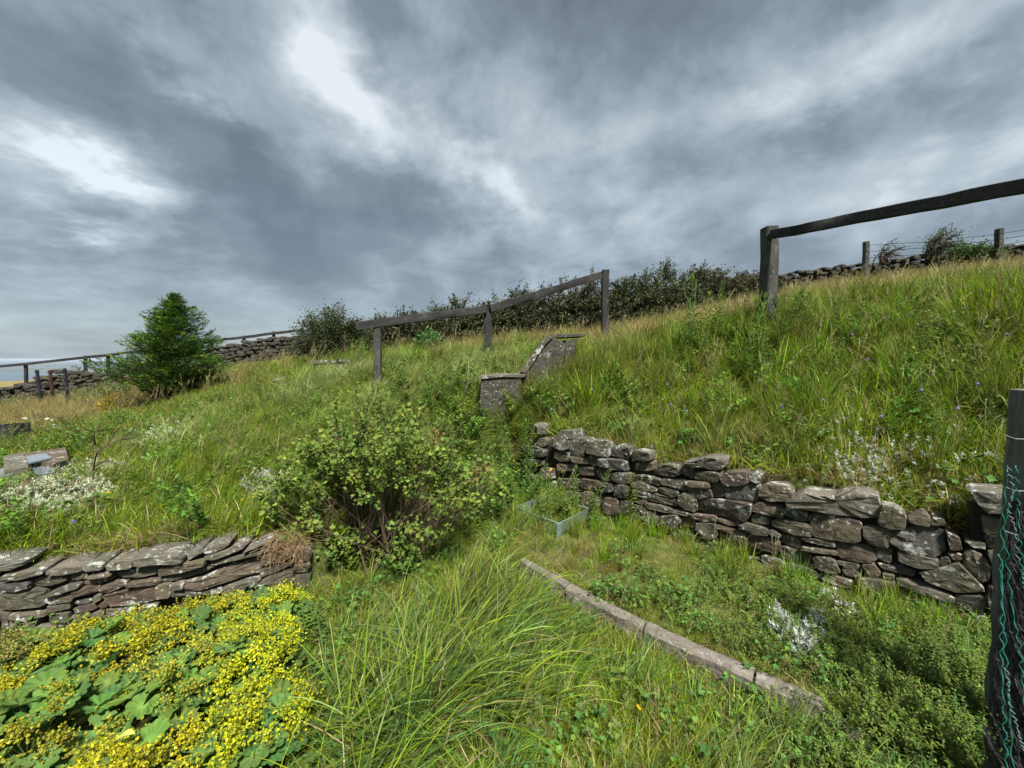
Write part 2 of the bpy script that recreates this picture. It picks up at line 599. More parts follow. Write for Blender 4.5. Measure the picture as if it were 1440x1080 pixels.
def sd_poly(x, y, P):
    d2 = np.full(x.shape, 1e18)
    inside = np.zeros(x.shape, bool)
    n = len(P)
    for i in range(n):
        a, b = P[i], P[(i + 1) % n]
        e = b - a
        wx, wy = x - a[0], y - a[1]
        t = np.clip((wx * e[0] + wy * e[1]) / (e @ e), 0, 1)
        ddx, ddy = wx - e[0] * t, wy - e[1] * t
        d2 = np.minimum(d2, ddx * ddx + ddy * ddy)
        cond = ((a[1] <= y) & (b[1] > y)) | ((b[1] <= y) & (a[1] > y))
        xi = a[0] + (y - a[1]) / (b[1] - a[1] + 1e-12) * (b[0] - a[0])
        inside ^= cond & (x < xi)
    dd = np.sqrt(d2)
    return np.where(inside, -dd, dd)


ctrl = []
for px, py in ((735, 604), (770, 616), (850, 632), (905, 648), (950, 660), (1000, 655), (1060, 672), (1130, 690), (1220, 706), (1280, 730), (1340, 752), (1400, 740)):
    w = on_wall(px, py, RW0, RWn)
    ctrl.append((w[0] + RWn[0] * 0.2, w[1] + RWn[1] * 0.2, w[2] + 0.0))
for px, py in ((-150, 812), (0, 802), (100, 790), (200, 777), (300, 762), (380, 755)):
    w = on_wall(px, py, LW0, LWn)
    ctrl.append((w[0] + LWn[0] * 0.2, w[1] + LWn[1] * 0.2, w[2] + 0.0))
for px, py, Y, gh in (
        (70, 700, 3.0, .03), (200, 640, 4.0, .12), (200, 600, 5.0, .12), (300, 570, 6.0, .15), (440, 530, 6.2, .10), (400, 650, 4.0, .15),
        (400, 740, 2.95, .08), (560, 610, 4.6, .15), (600, 550, 5.2, .2), (550, 512, 5.7, .15), (690, 500, 6.1, .12), (720, 640, 4.6, .15),
        (700, 595, 4.9, .1), (0, 660, 3.8, .05), (50, 615, 5.6, .05), (0, 600, 7.5, .1), (245, 562, 8.2, .05), (120, 585, 8.0, .1),
        (676, 585, 4.66, .06), (715, 580, 4.66, .06), (745, 560, 4.75, .08), (800, 525, 4.82, .1), (850, 500, 4.95, .14), (0, 575, 11.5, 0), (110, 560, 12, 0), (400, 508, 10, .05), (330, 510, 12.5, 0), (480, 500, 8.0, .05),
        (850, 615, 4.0, .18), (1000, 575, 3.6, .22), (900, 510, 4.8, .18), (860, 470, 6.6, .3), (780, 490, 5.6, .2), (1100, 510, 3.9, .25), (1090, 428, 4.85, .15),
        (1250, 510, 3.2, .22), (1250, 430, 4.2, .2), (1400, 610, 2.5, .15), (1400, 510, 2.9, .2), (1400, 410, 3.7, .2), (1400, 378, 5.0, .35),
        (1250, 396, 7.0, .35), (1540, 520, 2.6, .2), (1600, 400, 4.0, .2), (1100, 406, 12, .2), (1420, 364, 11, .3), (1600, 338, 12, .3),
        (560, 498, 9.3, .2), (700, 474, 9.3, .3), (860, 452, 9.3, .4), (1000, 426, 10, .45)):
    p = at(px, py, Y)
    ctrl.append((p[0], p[1], p[2] - gh))
ctrl += [(-26, 20, -0.1), (-14, 18, 0.6), (-5, 20, 2.1), (5, 20, 3.7), (24, 20, 6.0), (14, 20, 4.9), (-75, 60, -0.25), (-25, 60, 0.2), (0, 60, 2.5), (40, 60, 6), (80, 60, 8),
         (-8, 2.0, 0.2), (-8, -6, 0.0), (8, -4, 1.0), (5, 0, 1.0), (-20, 6, -0.1), (-12, 9, 0.15), (15, 3, 3.2), (20, -10, 2.5), (-60, -20, -1), (60, 0, 6), (0, -12, 0)]
ctrl = np.array(ctrl)


def tps_fit(P):
    n = len(P)
    dd = np.sqrt(((P[:, None, :2] - P[None, :, :2]) ** 2).sum(-1))
    K = dd + 0.02 * np.eye(n) * 0
    A = np.zeros((n + 3, n + 3))
    A[:n, :n] = K - 0.03 * np.eye(n)
    A[:n, n] = 1
    A[:n, n + 1:] = P[:, :2]
    A[n, :n] = 1
    A[n + 1:, :n] = P[:, :2].T
    b = np.zeros(n + 3)
    b[:n] = P[:, 2]
    return np.linalg.solve(A, b)


TW = tps_fit(ctrl)


def upper(x, y):
    z = TW[-3] + TW[-2] * x + TW[-1] * y
    for i in range(len(ctrl)):
        z = z + TW[i] * np.sqrt((x - ctrl[i, 0]) ** 2 + (y - ctrl[i, 1]) ** 2)
    return z


KZ = 0.115
kpts = np.array([on_z(px, py, KZ)[:2] for px, py in ((735, 790), (800, 826), (908, 880), (1062, 948), (1162, 992), (1215, 1024))])
KD = unit(kpts[-1] - kpts[0])


def kerb_side(x, y):
    """signed distance right (positive) of the kerb line, fading beyond its ends"""
    out = np.full(np.shape(x), 1e9)
    sg = np.zeros(np.shape(x))
    K = np.vstack([kpts[0] - KD * 0.7, kpts, kpts[-1] + KD * 2.0])
    for a, b in zip(K[:-1], K[1:]):
        e = b - a
        t = np.clip(((x - a[0]) * e[0] + (y - a[1]) * e[1]) / (e @ e), 0, 1)
        qx, qy = x - a[0] - e[0] * t, y - a[1] - e[1] * t
        dd = np.sqrt(qx * qx + qy * qy)
        s_ = np.sign(e[0] * qy - e[1] * qx)
        sg = np.where(dd < out, s_, sg)
        out = np.minimum(out, dd)
    return out * sg


def lower(x, y):
    z = 0.12 * sstep((y - 2.2) / 2.3)
    z = z + 0.085 * sstep((kerb_side(x, y) + 0.02) / 0.05) * sstep((3.6 - y) / 0.8)
    z = z + 0.012 * np.sin(x * 5.1 + y * 2.0) * np.sin(y * 4.3 - x)
    return z


def H(x, y):
    x = np.asarray(x, float)
    y = np.asarray(y, float)
    sd_ = sd_poly(x, y, LOW)
    w_ = 0.05 + 0.5 * np.exp(-((x + 0.65) ** 2 + (y - 4.2) ** 2) / 0.55)
    u = upper(x, y)
    u = u + 0.03 * np.sin(x * 3.1 + 1.3) * np.sin(y * 2.7) + 0.02 * np.sin(x * 7.3 - y * 5.1)
    rr = np.sqrt(x * x + y * y)
    u = np.where(rr > 60, np.minimum(u, 8) - (rr - 60) * 0.13, u)
    k = sstep((sd_ + w_) / (2 * w_))
    return lower(x, y) * (1 - k) + u * k


def h1(x, y):
    return float(H(np.array([x]), np.array([y]))[0])


def hit(px, py, tmax=60, tmin=0.8):
    r = ray(px, py)
    t = np.geomspace(tmin, tmax, 1500)
    X, Y, Z = r[0] * t, r[1] * t, CAMZ + r[2] * t
    g = H(X, Y)
    below = np.where(Z < g)[0]
    if len(below) == 0:
        i = int(np.argmin(Z - g))
    else:
        i = below[0]
    return np.array([X[i], Y[i], g[i]])


def struct(name, mb, mat, smooth=True):
    o = part(name, mb, mat, None, smooth)
    o['kind'] = 'structure'
    return o


N = 380
um = math.asinh(1500 / 1.2)
xs = 1.2 * np.sinh(np.linspace(-um, um, N))
ys = 2.8 + 1.2 * np.sinh(np.linspace(-math.asinh(60 / 1.2), um, N))
GX, GY = np.meshgrid(xs, ys)
GZ = H(GX, GY)
idx = np.arange(N * N).reshape(N, N)
a_, b_, c_, d_ = idx[:-1, :-1].ravel(), idx[:-1, 1:].ravel(), idx[1:, 1:].ravel(), idx[1:, :-1].ravel()
g = MB()
g.add(np.stack([GX.ravel(), GY.ravel(), GZ.ravel()], 1), np.concatenate([np.stack([a_, b_, c_], 1), np.stack([a_, c_, d_], 1)]))
struct('ground', g, M['ground'])

# sea and the low coast far away
mS, T = new_mat('sea_water')
pS = T.node('ShaderNodeNewGeometry').outputs['Position']
finish(mS, T, (0.035, 0.065, 0.095), 0.22, bump=T.noise(pS, 0.05, 5, 0.6), bstr=0.5, bdist=3.0, spec=0.5)
g = MB()
g.add([(-60000, -3000, -150), (60000, -3000, -150), (60000, 60000, -150), (-60000, 60000, -150)], [(0, 1, 2), (0, 2, 3)])
struct('sea', g, mS, False)
mH, T = new_mat('haze_tinted_moorland')
pH = T.node('ShaderNodeNewGeometry').outputs['Position']
finish(mH, T, T.mix(T.noise(pH, 0.002, 5, 0.6), (0.055, 0.075, 0.075), (0.12, 0.13, 0.12)), 0.95, spec=0.1)  # moor colour with the blue-grey of distant haze painted in


def hills(y0, depth, amp, base, seed):
    r_ = np.random.default_rng(seed)
    nx = 220
    X = np.linspace(-26000, 12000, nx)
    prof = sum(r_.uniform(0.3, 1) / k * np.sin(X / 38000 * 2 * math.pi * k * 1.7 + r_.uniform(0, 6)) for k in range(1, 12))
    prof = base + amp * (prof - prof.min()) / (prof.max() - prof.min())
    g = MB()
    rows = [(-0.5, -152 + 0 * X), (-0.25, -150 + (prof + 150) * 0.55), (0, prof), (0.5, -152 + 0 * X)]
    V = np.concatenate([np.stack([X, np.full(nx, y0 + depth * q), Z], 1) for q, Z in rows])
    f = []
    for r0 in range(3):
        for i in range(nx - 1):
            a = r0 * nx + i
            f += [(a, a + 1, a + nx + 1), (a, a + nx + 1, a + nx)]
    g.add(V, f)
    return g


g = hills(9000, 3000, 52, -128, 3)
g.merge(hills(5200, 1800, 40, -140, 8))
struct('hills', g, mH)


# ------------------------------------------------------------------ stone walls
def chaikin(P, k=1, q=0.22):
    for _ in range(k):
        o = []
        for i in range(len(P)):
            a, b = P[i], P[(i + 1) % len(P)]
            o += [a * (1 - q) + b * q, a * q + b * (1 - q)]
        P = np.array(o)
    return P


def stone_mesh(P, depth, name, mat, front=None, tilt=0.0, bulge=None):
    """P: outline (s,h) about its centre. local x along wall, y into the wall, z up"""
    P = np.array(P)
    area = 0.5 * np.sum(P[:, 0] * np.roll(P[:, 1], -1) - np.roll(P[:, 0], -1) * P[:, 1])
    if area < 0:
        P = P[::-1]
    size = math.sqrt(abs(area))
    P = chaikin(P, 1, rng.uniform(0.10, 0.2))
    P = P + rng.normal(0, size * 0.016, P.shape)
    n = len(P)
    bl = size * rng.uniform(0.0, 0.05) if bulge is None else bulge
    cc = P.mean(0)
    inr = min(size * 0.08, 0.010)
    # inset by a fixed distance rather than by scale
    E = np.roll(P, -1, 0) - np.roll(P, 1, 0)
    nrm = unit(np.stack([-E[:, 1], E[:, 0]], 1))
    rel = P - cc
    in2 = P + nrm * inr * 0.55
    in3 = cc + rel * 0.55
    tx, tz = rng.normal(0, 0.09, 2)
    rings = [(cc + rel * 0.86, depth), (P * 1.0, depth * 0.55), (P, 0.45 * inr + 0.008), (in2, -0.2 * inr), (in3, -bl)]
    V = []
    for Q, yy in rings:
        yv = yy + rng.normal(0, size * 0.020, n) + (Q[:, 0] - cc[0]) * tx * (yy < depth * 0.5) + (Q[:, 1] - cc[1]) * tz * (yy < depth * 0.5)
        V.append(np.stack([Q[:, 0], yv, Q[:, 1]], 1))
    V = np.concatenate(V + [[[cc[0], -bl * 1.05, cc[1]]], [[cc[0], depth, cc[1]]]])
    f = []
    for r_ in range(len(rings) - 1):
        for i in range(n):
            a, b = r_ * n + i, r_ * n + (i + 1) % n
            f += [(a, b, b + n), (a, b + n, a + n)]
    L_ = (len(rings) - 1) * n
    for i in range(n):
        f.append((L_ + i, L_ + (i + 1) % n, len(V) - 2))
        f.append(((i + 1) % n, i, len(V) - 1))
    mb = MB()
    mb.add(V, f)
    return mb.mesh(name, mat, True, 22)


def place_stone(poly_px, P0, dvec, nvec, parent, depth=0.2, mat=None, proud=0.0, grow=1.03):
    pts = np.array([on_wall(px, py, P0 - nvec * proud, nvec) for px, py in poly_px])
    c = pts.mean(0)
    S = (pts[:, :2] - c[:2]) @ dvec
    Z = pts[:, 2] - c[2]
    me = stone_mesh(np.stack([S, Z], 1) * grow, depth, 'stone', mat or M['stone'])
    o = link(bpy.data.objects.new('stone', me))
    o.rotation_euler = (0, 0, math.atan2(dvec[1], dvec[0]))
    jit = nvec * rng.normal(0.0, 0.012)
    o.parent = parent
    o.location = (c[0] + jit[0] - parent.location[0], c[1] + jit[1] - parent.location[1], c[2] - parent.location[2])
    return o


def view(ox, oy, s, polys):
    return [[(ox + x / s, oy + y / s) for x, y in p] for p in polys]


CAPS = []
RIGHT = view(720, 580, 6, [
    [(190, 270), (230, 215), (290, 230), (280, 290), (210, 295)], [(75, 300), (190, 285), (280, 320), (265, 375), (90, 370)],
    [(500, 225), (600, 215), (650, 250), (620, 320), (600, 380), (490, 350)], [(640, 290), (690, 235), (790, 245), (830, 310), (820, 375), (720, 360), (640, 335)],
    [(840, 300), (900, 280), (990, 295), (1000, 360), (970, 395), (840, 370)], [(1010, 350), (1050, 315), (1165, 340), (1165, 400), (1110, 420), (1010, 400)],
    [(370, 330), (490, 335), (490, 410), (420, 415), (360, 380)], [(495, 365), (620, 385), (645, 440), (520, 425)], [(630, 365), (735, 370), (750, 460), (660, 460)],
    [(745, 385), (960, 400), (975, 490), (860, 480), (745, 450)], [(1025, 430), (1170, 430), (1170, 500), (1035, 500)],
    [(710, 475), (810, 480), (845, 510), (830, 590), (780, 580), (710, 540)], [(860, 505), (1000, 510), (1010, 580), (960, 610), (850, 575)],
    [(760, 595), (850, 600), (850, 670), (770, 670)], [(865, 610), (940, 605), (980, 640), (970, 720), (860, 715)], [(770, 720), (890, 730), (890, 860), (800, 860), (760, 800)],
    [(100, 390), (250, 400), (250, 450), (110, 450)], [(40, 470), (120, 460), (110, 510), (30, 520)], [(380, 430), (540, 440), (530, 500), (390, 500)],
    [(550, 450), (690, 470), (690, 540), (560, 530)], [(250, 470), (370, 480), (360, 560), (250, 550)], [(380, 560), (560, 570), (560, 650), (390, 640)],
    [(570, 560), (740, 580), (740, 670), (580, 650)], [(250, 570), (370, 580), (370, 690), (260, 680)], [(390, 660), (560, 670), (570, 760), (400, 760)],
    [(590, 670), (750, 680), (750, 800), (600, 800)], [(900, 740), (1020, 760), (1000, 860), (900, 870)], [(120, 530), (240, 540), (240, 620), (130, 610)],
    [(130, 630), (240, 640), (250, 720), (140, 700)]]) + view(880, 610, 6, [
    [(230, 290), (330, 255), (440, 280), (455, 345), (380, 370), (235, 345)], [(460, 275), (500, 245), (575, 250), (575, 380), (465, 350)],
    [(585, 320), (700, 315), (790, 335), (785, 400), (680, 410), (585, 385)], [(795, 370), (860, 325), (1000, 320), (1035, 400), (1000, 435), (850, 440)],
    [(1035, 340), (1090, 330), (1135, 370), (1120, 420), (1045, 400)], [(75, 350), (200, 360), (300, 390), (290, 445), (190, 425), (80, 390)],
    [(300, 380), (490, 385), (505, 470), (480, 485), (300, 430)], [(55, 410), (130, 400), (190, 430), (270, 465), (250, 490), (60, 450)],
    [(280, 455), (330, 450), (440, 495), (430, 530), (370, 535), (280, 480)], [(510, 395), (700, 410), (710, 455), (570, 455), (510, 430)],
    [(515, 450), (710, 465), (725, 540), (600, 545), (530, 490)], [(720, 425), (800, 410), (830, 440), (830, 540), (770, 555), (725, 530)],
    [(835, 465), (900, 450), (1070, 420), (1120, 470), (1105, 580), (960, 570), (840, 540)], [(70, 470), (180, 475), (300, 515), (425, 565), (415, 620), (250, 580), (80, 525)],
    [(65, 540), (160, 545), (180, 590), (120, 600), (70, 580)], [(445, 530), (490, 500), (580, 520), (600, 580), (590, 665), (500, 640), (445, 590)],
    [(605, 555), (830, 560), (1050, 590), (1045, 680), (990, 750), (860, 710), (610, 660)], [(175, 580), (350, 620), (540, 670), (530, 695), (370, 675), (180, 625)],
    [(80, 600), (150, 610), (290, 720), (270, 770), (180, 765), (90, 680)], [(300, 690), (430, 680), (470, 740), (400, 810), (300, 770)],
    [(460, 700), (540, 710), (600, 750), (580, 800), (480, 790)], [(550, 680), (750, 695), (755, 740), (650, 745), (560, 720)],
    [(600, 750), (760, 760), (765, 880), (680, 890), (590, 820)], [(770, 715), (940, 750), (950, 780), (860, 780), (775, 745)],
    [(775, 770), (1010, 840), (1020, 860), (900, 850), (780, 810)], [(780, 850), (1020, 870), (1020, 960), (970, 990), (880, 970), (780, 900)],
    [(960, 770), (1030, 755), (1190, 800), (1190, 860), (1070, 845), (960, 800)], [(300, 800), (400, 830), (420, 900), (310, 880)], [(440, 830), (580, 850), (560, 920), (450, 910)],
    [(600, 890), (760, 920), (750, 1000), (620, 980)], [(780, 980), (960, 1000), (950, 1060), (800, 1050)]]) + view(1040, 640, 6, [
    [(160, 290), (220, 250), (380, 255), (440, 310), (440, 350), (370, 385), (250, 395), (165, 350)],
    [(95, 445), (170, 395), (360, 445), (365, 530), (330, 535), (100, 465)], [(370, 435), (560, 465), (580, 560), (520, 570), (375, 515)],
    [(100, 510), (160, 490), (250, 550), (240, 600), (100, 570)], [(595, 500), (860, 520), (1020, 570), (1000, 740), (800, 720), (620, 680)],
    [(275, 560), (350, 545), (600, 600), (605, 690), (480, 680), (285, 610)], [(235, 635), (280, 630), (350, 680), (330, 700), (240, 665)],
    [(350, 680), (480, 690), (520, 740), (510, 810), (350, 755)], [(515, 705), (640, 700), (800, 730), (800, 780), (700, 765), (560, 730)],
    [(530, 770), (600, 780), (815, 810), (810, 850), (530, 810)], [(810, 730), (1130, 780), (1135, 910), (1000, 910), (830, 860)],
    [(75, 690), (130, 670), (185, 700), (330, 715), (325, 840), (180, 810), (75, 770)], [(335, 780), (400, 785), (600, 840), (605, 945), (350, 885)],
    [(610, 850), (800, 870), (850, 1010), (650, 960)], [(830, 890), (1000, 920), (1025, 970), (900, 960), (830, 920)], [(860, 960), (1030, 970), (1030, 1030), (900, 1020)],
    [(1030, 925), (1130, 920), (1190, 1000), (1170, 1035), (1100, 1030)], [(185, 850), (360, 890), (370, 960), (290, 960), (190, 900)], [(20, 860), (170, 880), (170, 960), (30, 940)],
    [(1145, 785), (1290, 800), (1280, 920), (1150, 880)]]) + view(1080, 740, 6, [
    [(800, 5), (1040, 25), (1020, 190), (870, 160), (800, 90)], [(150, 310), (400, 370), (430, 440), (330, 410), (150, 350)], [(130, 400), (350, 440), (340, 490), (140, 440)],
    [(420, 390), (700, 450), (720, 510), (620, 510), (430, 440)], [(755, 440), (830, 430), (1070, 470), (1040, 595), (900, 570), (755, 520)],
    [(410, 470), (600, 520), (610, 570), (420, 510)], [(635, 525), (860, 570), (860, 630), (640, 570)], [(410, 540), (860, 650), (850, 690), (600, 630), (420, 580)],
    [(560, 650), (650, 680), (640, 740), (560, 700)], [(870, 600), (1200, 640), (1200, 720), (1040, 745), (880, 680)], [(660, 700), (860, 720), (1060, 790), (1180, 860), (900, 800), (680, 760)],
    [(360, 520), (540, 600), (540, 660), (380, 590)]]) + view(1230, 680, 4.695, [
    [(45, 145), (110, 150), (200, 205), (200, 290), (120, 300), (25, 265)], [(115, 315), (330, 285), (460, 330), (470, 460), (390, 490), (200, 460), (115, 395)],
    [(230, 230), (330, 195), (370, 240), (360, 290), (240, 260)], [(375, 230), (460, 240), (470, 280), (380, 285)], [(160, 460), (240, 470), (425, 510), (410, 560), (300, 565), (165, 520)],
    [(430, 500), (480, 485), (505, 520), (480, 555), (430, 545)], [(470, 320), (560, 360), (580, 440), (500, 440)], [(480, 460), (580, 470), (575, 510), (520, 510)],
    [(590, 470), (650, 440), (740, 500), (775, 570), (760, 640), (700, 650), (600, 570)], [(315, 590), (540, 525), (640, 610), (730, 700), (560, 720), (340, 650)],
    [(20, 530), (200, 560), (270, 590), (260, 625), (60, 575)], [(50, 595), (130, 610), (130, 640), (60, 625)],
    [(150, 630), (320, 665), (515, 740), (510, 785), (430, 775), (240, 710), (150, 670)], [(155, 695), (230, 725), (490, 800), (480, 835), (300, 830), (180, 770)],
    [(530, 760), (560, 730), (730, 745), (740, 840), (670, 865), (530, 820)], [(285, 860), (500, 845), (560, 930), (500, 990), (350, 980), (290, 910)],
    [(560, 870), (620, 870), (680, 960), (660, 990), (600, 960)], [(660, 880), (740, 870), (770, 970), (700, 980)], [(760, 680), (840, 700), (840, 860), (800, 940), (740, 760)],
    [(715, 220), (850, 240), (850, 320), (730, 340)], [(740, 350), (860, 350), (850, 430), (750, 430)], [(740, 450), (840, 440), (840, 550), (780, 540)], [(790, 600), (860, 600), (860, 670), (800, 660)],
    [(600, 380), (730, 400), (735, 440), (660, 430)], [(870, 240), (1010, 250), (1000, 380), (880, 370)], [(870, 400), (1010, 400), (1010, 540), (860, 530)], [(870, 560), (1010, 560), (1010, 700), (870, 690)]])
RIGHT_CAPS = view(720, 580, 6, [
    [(350, 210), (400, 150), (510, 150), (515, 215), (490, 300), (430, 325), (345, 300)]]) + view(880, 610, 6, [
    [(490, 240), (580, 225), (700, 190), (830, 225), (820, 290), (780, 320), (650, 300), (580, 290)]]) + view(1040, 640, 6, [
    [(405, 385), (520, 315), (700, 330), (830, 350), (870, 310), (1000, 320), (1160, 340), (1195, 430), (1170, 550), (1000, 540), (700, 490), (410, 430)]]) + view(1230, 680, 4.695, [
    [(625, 45), (860, 65), (1000, 70), (1000, 200), (850, 200), (740, 200), (680, 140)]])
LEFT = view(0, 760, 6.545, [
    [(20, 400), (260, 375), (280, 400), (270, 430), (150, 465), (20, 470)], [(290, 370), (350, 345), (600, 340), (600, 380), (420, 440), (290, 430)],
    [(620, 340), (700, 305), (800, 305), (805, 340), (680, 385), (620, 370)], [(820, 320), (980, 285), (1040, 305), (900, 330)], [(770, 380), (860, 345), (1040, 325), (1020, 370), (860, 415), (775, 410)],
    [(1045, 310), (1200, 280), (1440, 240), (1440, 320), (1250, 360), (1150, 355)], [(440, 490), (600, 420), (740, 390), (740, 430), (600, 470), (480, 505)],
    [(670, 470), (780, 430), (915, 415), (900, 480), (700, 520)], [(915, 430), (1050, 380), (1165, 375), (1165, 410), (1000, 480), (930, 480)], [(1180, 390), (1440, 360), (1480, 375), (1440, 410), (1200, 420)],
    [(0, 490), (300, 455), (410, 470), (400, 520), (415, 610), (100, 650), (0, 650), (-60, 560)], [(415, 560), (440, 510), (640, 490), (680, 510), (660, 560), (480, 590)],
    [(430, 610), (640, 575), (640, 630), (440, 670)], [(670, 580), (740, 550), (850, 550), (800, 590), (690, 600)], [(850, 545), (870, 510), (930, 510), (930, 550), (870, 570)],
    [(680, 620), (860, 590), (880, 640), (720, 680)], [(900, 600), (960, 560), (1000, 600), (960, 625)], [(960, 510), (1200, 450), (1440, 400), (1440, 560), (1250, 600), (1010, 610)],
    [(0, 670), (70, 690), (75, 820), (0, 850)], [(85, 690), (400, 655), (430, 690), (250, 740), (90, 730)], [(60, 760), (350, 730), (300, 850), (60, 880)], [(0, 890), (130, 900), (100, 980), (0, 970)],
    [(440, 690), (620, 670), (620, 760), (450, 780)], [(640, 700), (820, 680), (830, 780), (650, 790)], [(840, 680), (960, 640), (960, 700), (850, 740)],
    [(980, 640), (1240, 620), (1230, 700), (990, 720)], [(1260, 620), (1440, 590), (1440, 660), (1270, 690)], [(320, 790), (560, 790), (540, 880), (330, 900)], [(580, 790), (800, 800), (800, 880), (590, 880)],
    [(-400, 400), (-20, 400), (-10, 460), (-390, 490)], [(-400, 500), (-90, 500), (-80, 640), (-390, 660)], [(-380, 670), (-30, 670), (-30, 800), (-370, 830)], [(-380, 840), (-20, 850), (-30, 960), (-380, 960)]]) + view(200, 740, 5.538, [
    [(510, 290), (700, 240), (915, 195), (915, 225), (700, 280), (560, 310)], [(135, 330), (300, 285), (480, 265), (490, 295), (350, 345), (140, 390)],
    [(130, 410), (400, 355), (520, 305), (550, 330), (440, 380), (250, 430), (150, 445)], [(925, 180), (1020, 150), (1060, 160), (1020, 195), (930, 205)],
    [(920, 250), (1080, 205), (1150, 250), (1100, 285), (925, 325)], [(915, 350), (1150, 285), (1160, 310), (990, 380), (920, 400)], [(240, 440), (330, 430), (330, 480), (250, 490)],
    [(330, 430), (500, 400), (620, 330), (880, 265), (905, 300), (900, 380), (720, 420), (420, 500), (340, 480)], [(230, 500), (420, 500), (610, 485), (600, 540), (420, 560), (230, 560)],
    [(625, 490), (790, 430), (910, 410), (900, 450), (720, 520), (630, 520)], [(890, 450), (980, 400), (1160, 350), (1180, 430), (1010, 510), (900, 490)],
    [(110, 460), (225, 450), (225, 550), (110, 560)], [(1180, 300), (1300, 290), (1290, 350), (1200, 360)], [(1170, 220), (1290, 200), (1300, 270), (1180, 290)],
    [(1190, 380), (1300, 370), (1290, 460), (1190, 470)], [(640, 540), (880, 500), (870, 580), (650, 590)], [(900, 520), (1150, 480), (1140, 570), (900, 590)]])
LEFT_CAPS = view(0, 760, 6.545, [
    [(-400, 270), (110, 195), (210, 200), (205, 245), (60, 290), (-400, 380)], [(0, 330), (130, 305), (350, 265), (410, 265), (400, 310), (200, 365), (0, 375)],
    [(420, 280), (560, 230), (740, 235), (760, 290), (560, 330), (420, 320)], [(745, 240), (860, 205), (945, 215), (950, 270), (800, 290), (760, 270)],
    [(965, 220), (1060, 190), (1220, 180), (1225, 260), (1000, 275)]]) + view(200, 740, 5.538, [
    [(-70, 245), (290, 205), (330, 240), (320, 280), (0, 315), (-70, 320)], [(335, 215), (455, 165), (470, 220), (350, 275)], [(465, 185), (600, 135), (690, 115), (680, 150), (560, 215), (480, 220)],
    [(480, 240), (690, 165), (820, 145), (780, 190), (560, 265), (490, 265)], [(820, 170), (990, 115), (1010, 130), (900, 165), (780, 210)]])

rwall = thing('stone_wall', (1.6, 3.0, 0.1), 'curved drystone retaining wall of brown lichened stones below the steep grassy bank', 'stone wall')
lwall = thing('stone_wall', (-2.2, 2.3, 0.0), 'low drystone retaining wall of flat slabs behind the yellow-flowered plants', 'stone wall')
for p in RIGHT:
    place_stone(p, RW0, RWd, RWn, rwall, depth=rng.uniform(0.14, 0.2), grow=1.085)
for p in RIGHT_CAPS:
    place_stone(p, RW0, RWd, RWn, rwall, depth=0.24, mat=M['stone_pale'], proud=0.025, grow=1.02)
for p in LEFT:
    place_stone(p, LW0, LWd, LWn, lwall, depth=rng.uniform(0.14, 0.2), grow=1.085)
for p in LEFT_CAPS:
    place_stone(p, LW0, LWd, LWn, lwall, depth=0.2, mat=M['stone_pale'], proud=0.02, grow=1.0)


def core(name, P0, dvec, nvec, top_px, parent, off=0.045, th=0.2, drop=0.03):
    g = MB()
    rows = []
    for px, py in top_px:
        w = on_wall(px, py, P0, nvec)
        a = w[:2] + nvec * off
        b = a + nvec * th
        rows += [(a[0], a[1], -0.15), (a[0], a[1], w[2] - drop), (b[0], b[1], w[2] - drop), (b[0], b[1], -0.15)]
    f = []
    for i in range(len(top_px) - 1):
        for k in range(4):
            a, b = i * 4 + k, i * 4 + (k + 1) % 4
            f += [(a, b, b + 4), (a, b + 4, a + 4)]
    e = (len(top_px) - 1) * 4
    f += [(0, 2, 1), (0, 3, 2), (e, e + 1, e + 2), (e, e + 2, e + 3)]
    g.add(rows, f)
    part(name, g, M['soilcore'], parent)


core('wall_core', RW0, RWd, RWn, ((728, 625), (760, 622), (850, 640), (905, 655), (950, 668), (1000, 668), (1060, 680), (1130, 705), (1220, 715), (1280, 740), (1340, 765), (1365, 790), (1371, 712), (1470, 720)), rwall)
core('wall_core', LW0, LWd, LWn, ((-150, 825), (0, 812), (100, 802), (200, 788), (300, 772), (380, 765), (405, 775), (428, 800)), lwall)

# loose stones lying on the wall and bank
def rock(name, c, sx, sy, sz, mat, label, group=None, rot=0.3, flat=False):
    th = np.linspace(0, 2 * math.pi, 10, endpoint=False)
    mb = MB()
    rings = [(0.85, -0.5), (1.0, -0.1), (0.92, 0.28), (0.55, 0.46)]
    V = []
    for k, z in rings:
        rr = k * (1 + rng.normal(0, 0.09, 10))
        V += [(rr[i] * math.cos(t) * sx / 2, rr[i] * math.sin(t) * sy / 2, (z + rng.normal(0, 0.04)) * sz) for i, t in enumerate(th)]
    V += [(0, 0, 0.5 * sz), (0, 0, -0.5 * sz)]
    f = []
    for r_ in range(3):
        for i in range(10):
            a, b = r_ * 10 + i, r_ * 10 + (i + 1) % 10
            f += [(a, b, b + 10), (a, b + 10, a + 10)]
    for i in range(10):
        f += [(30 + i, 30 + (i + 1) % 10, 40), ((i + 1) % 10, i, 41)]
    mb.add(V, f)
    o = link(bpy.data.objects.new(name, mb.mesh(name, mat, True, 30)))
    o.location = tuple(c)
    o.rotation_euler = (rng.normal(0, 0.1), rng.normal(0, 0.1), rot)
    return tag(o, label, 'stone', group)


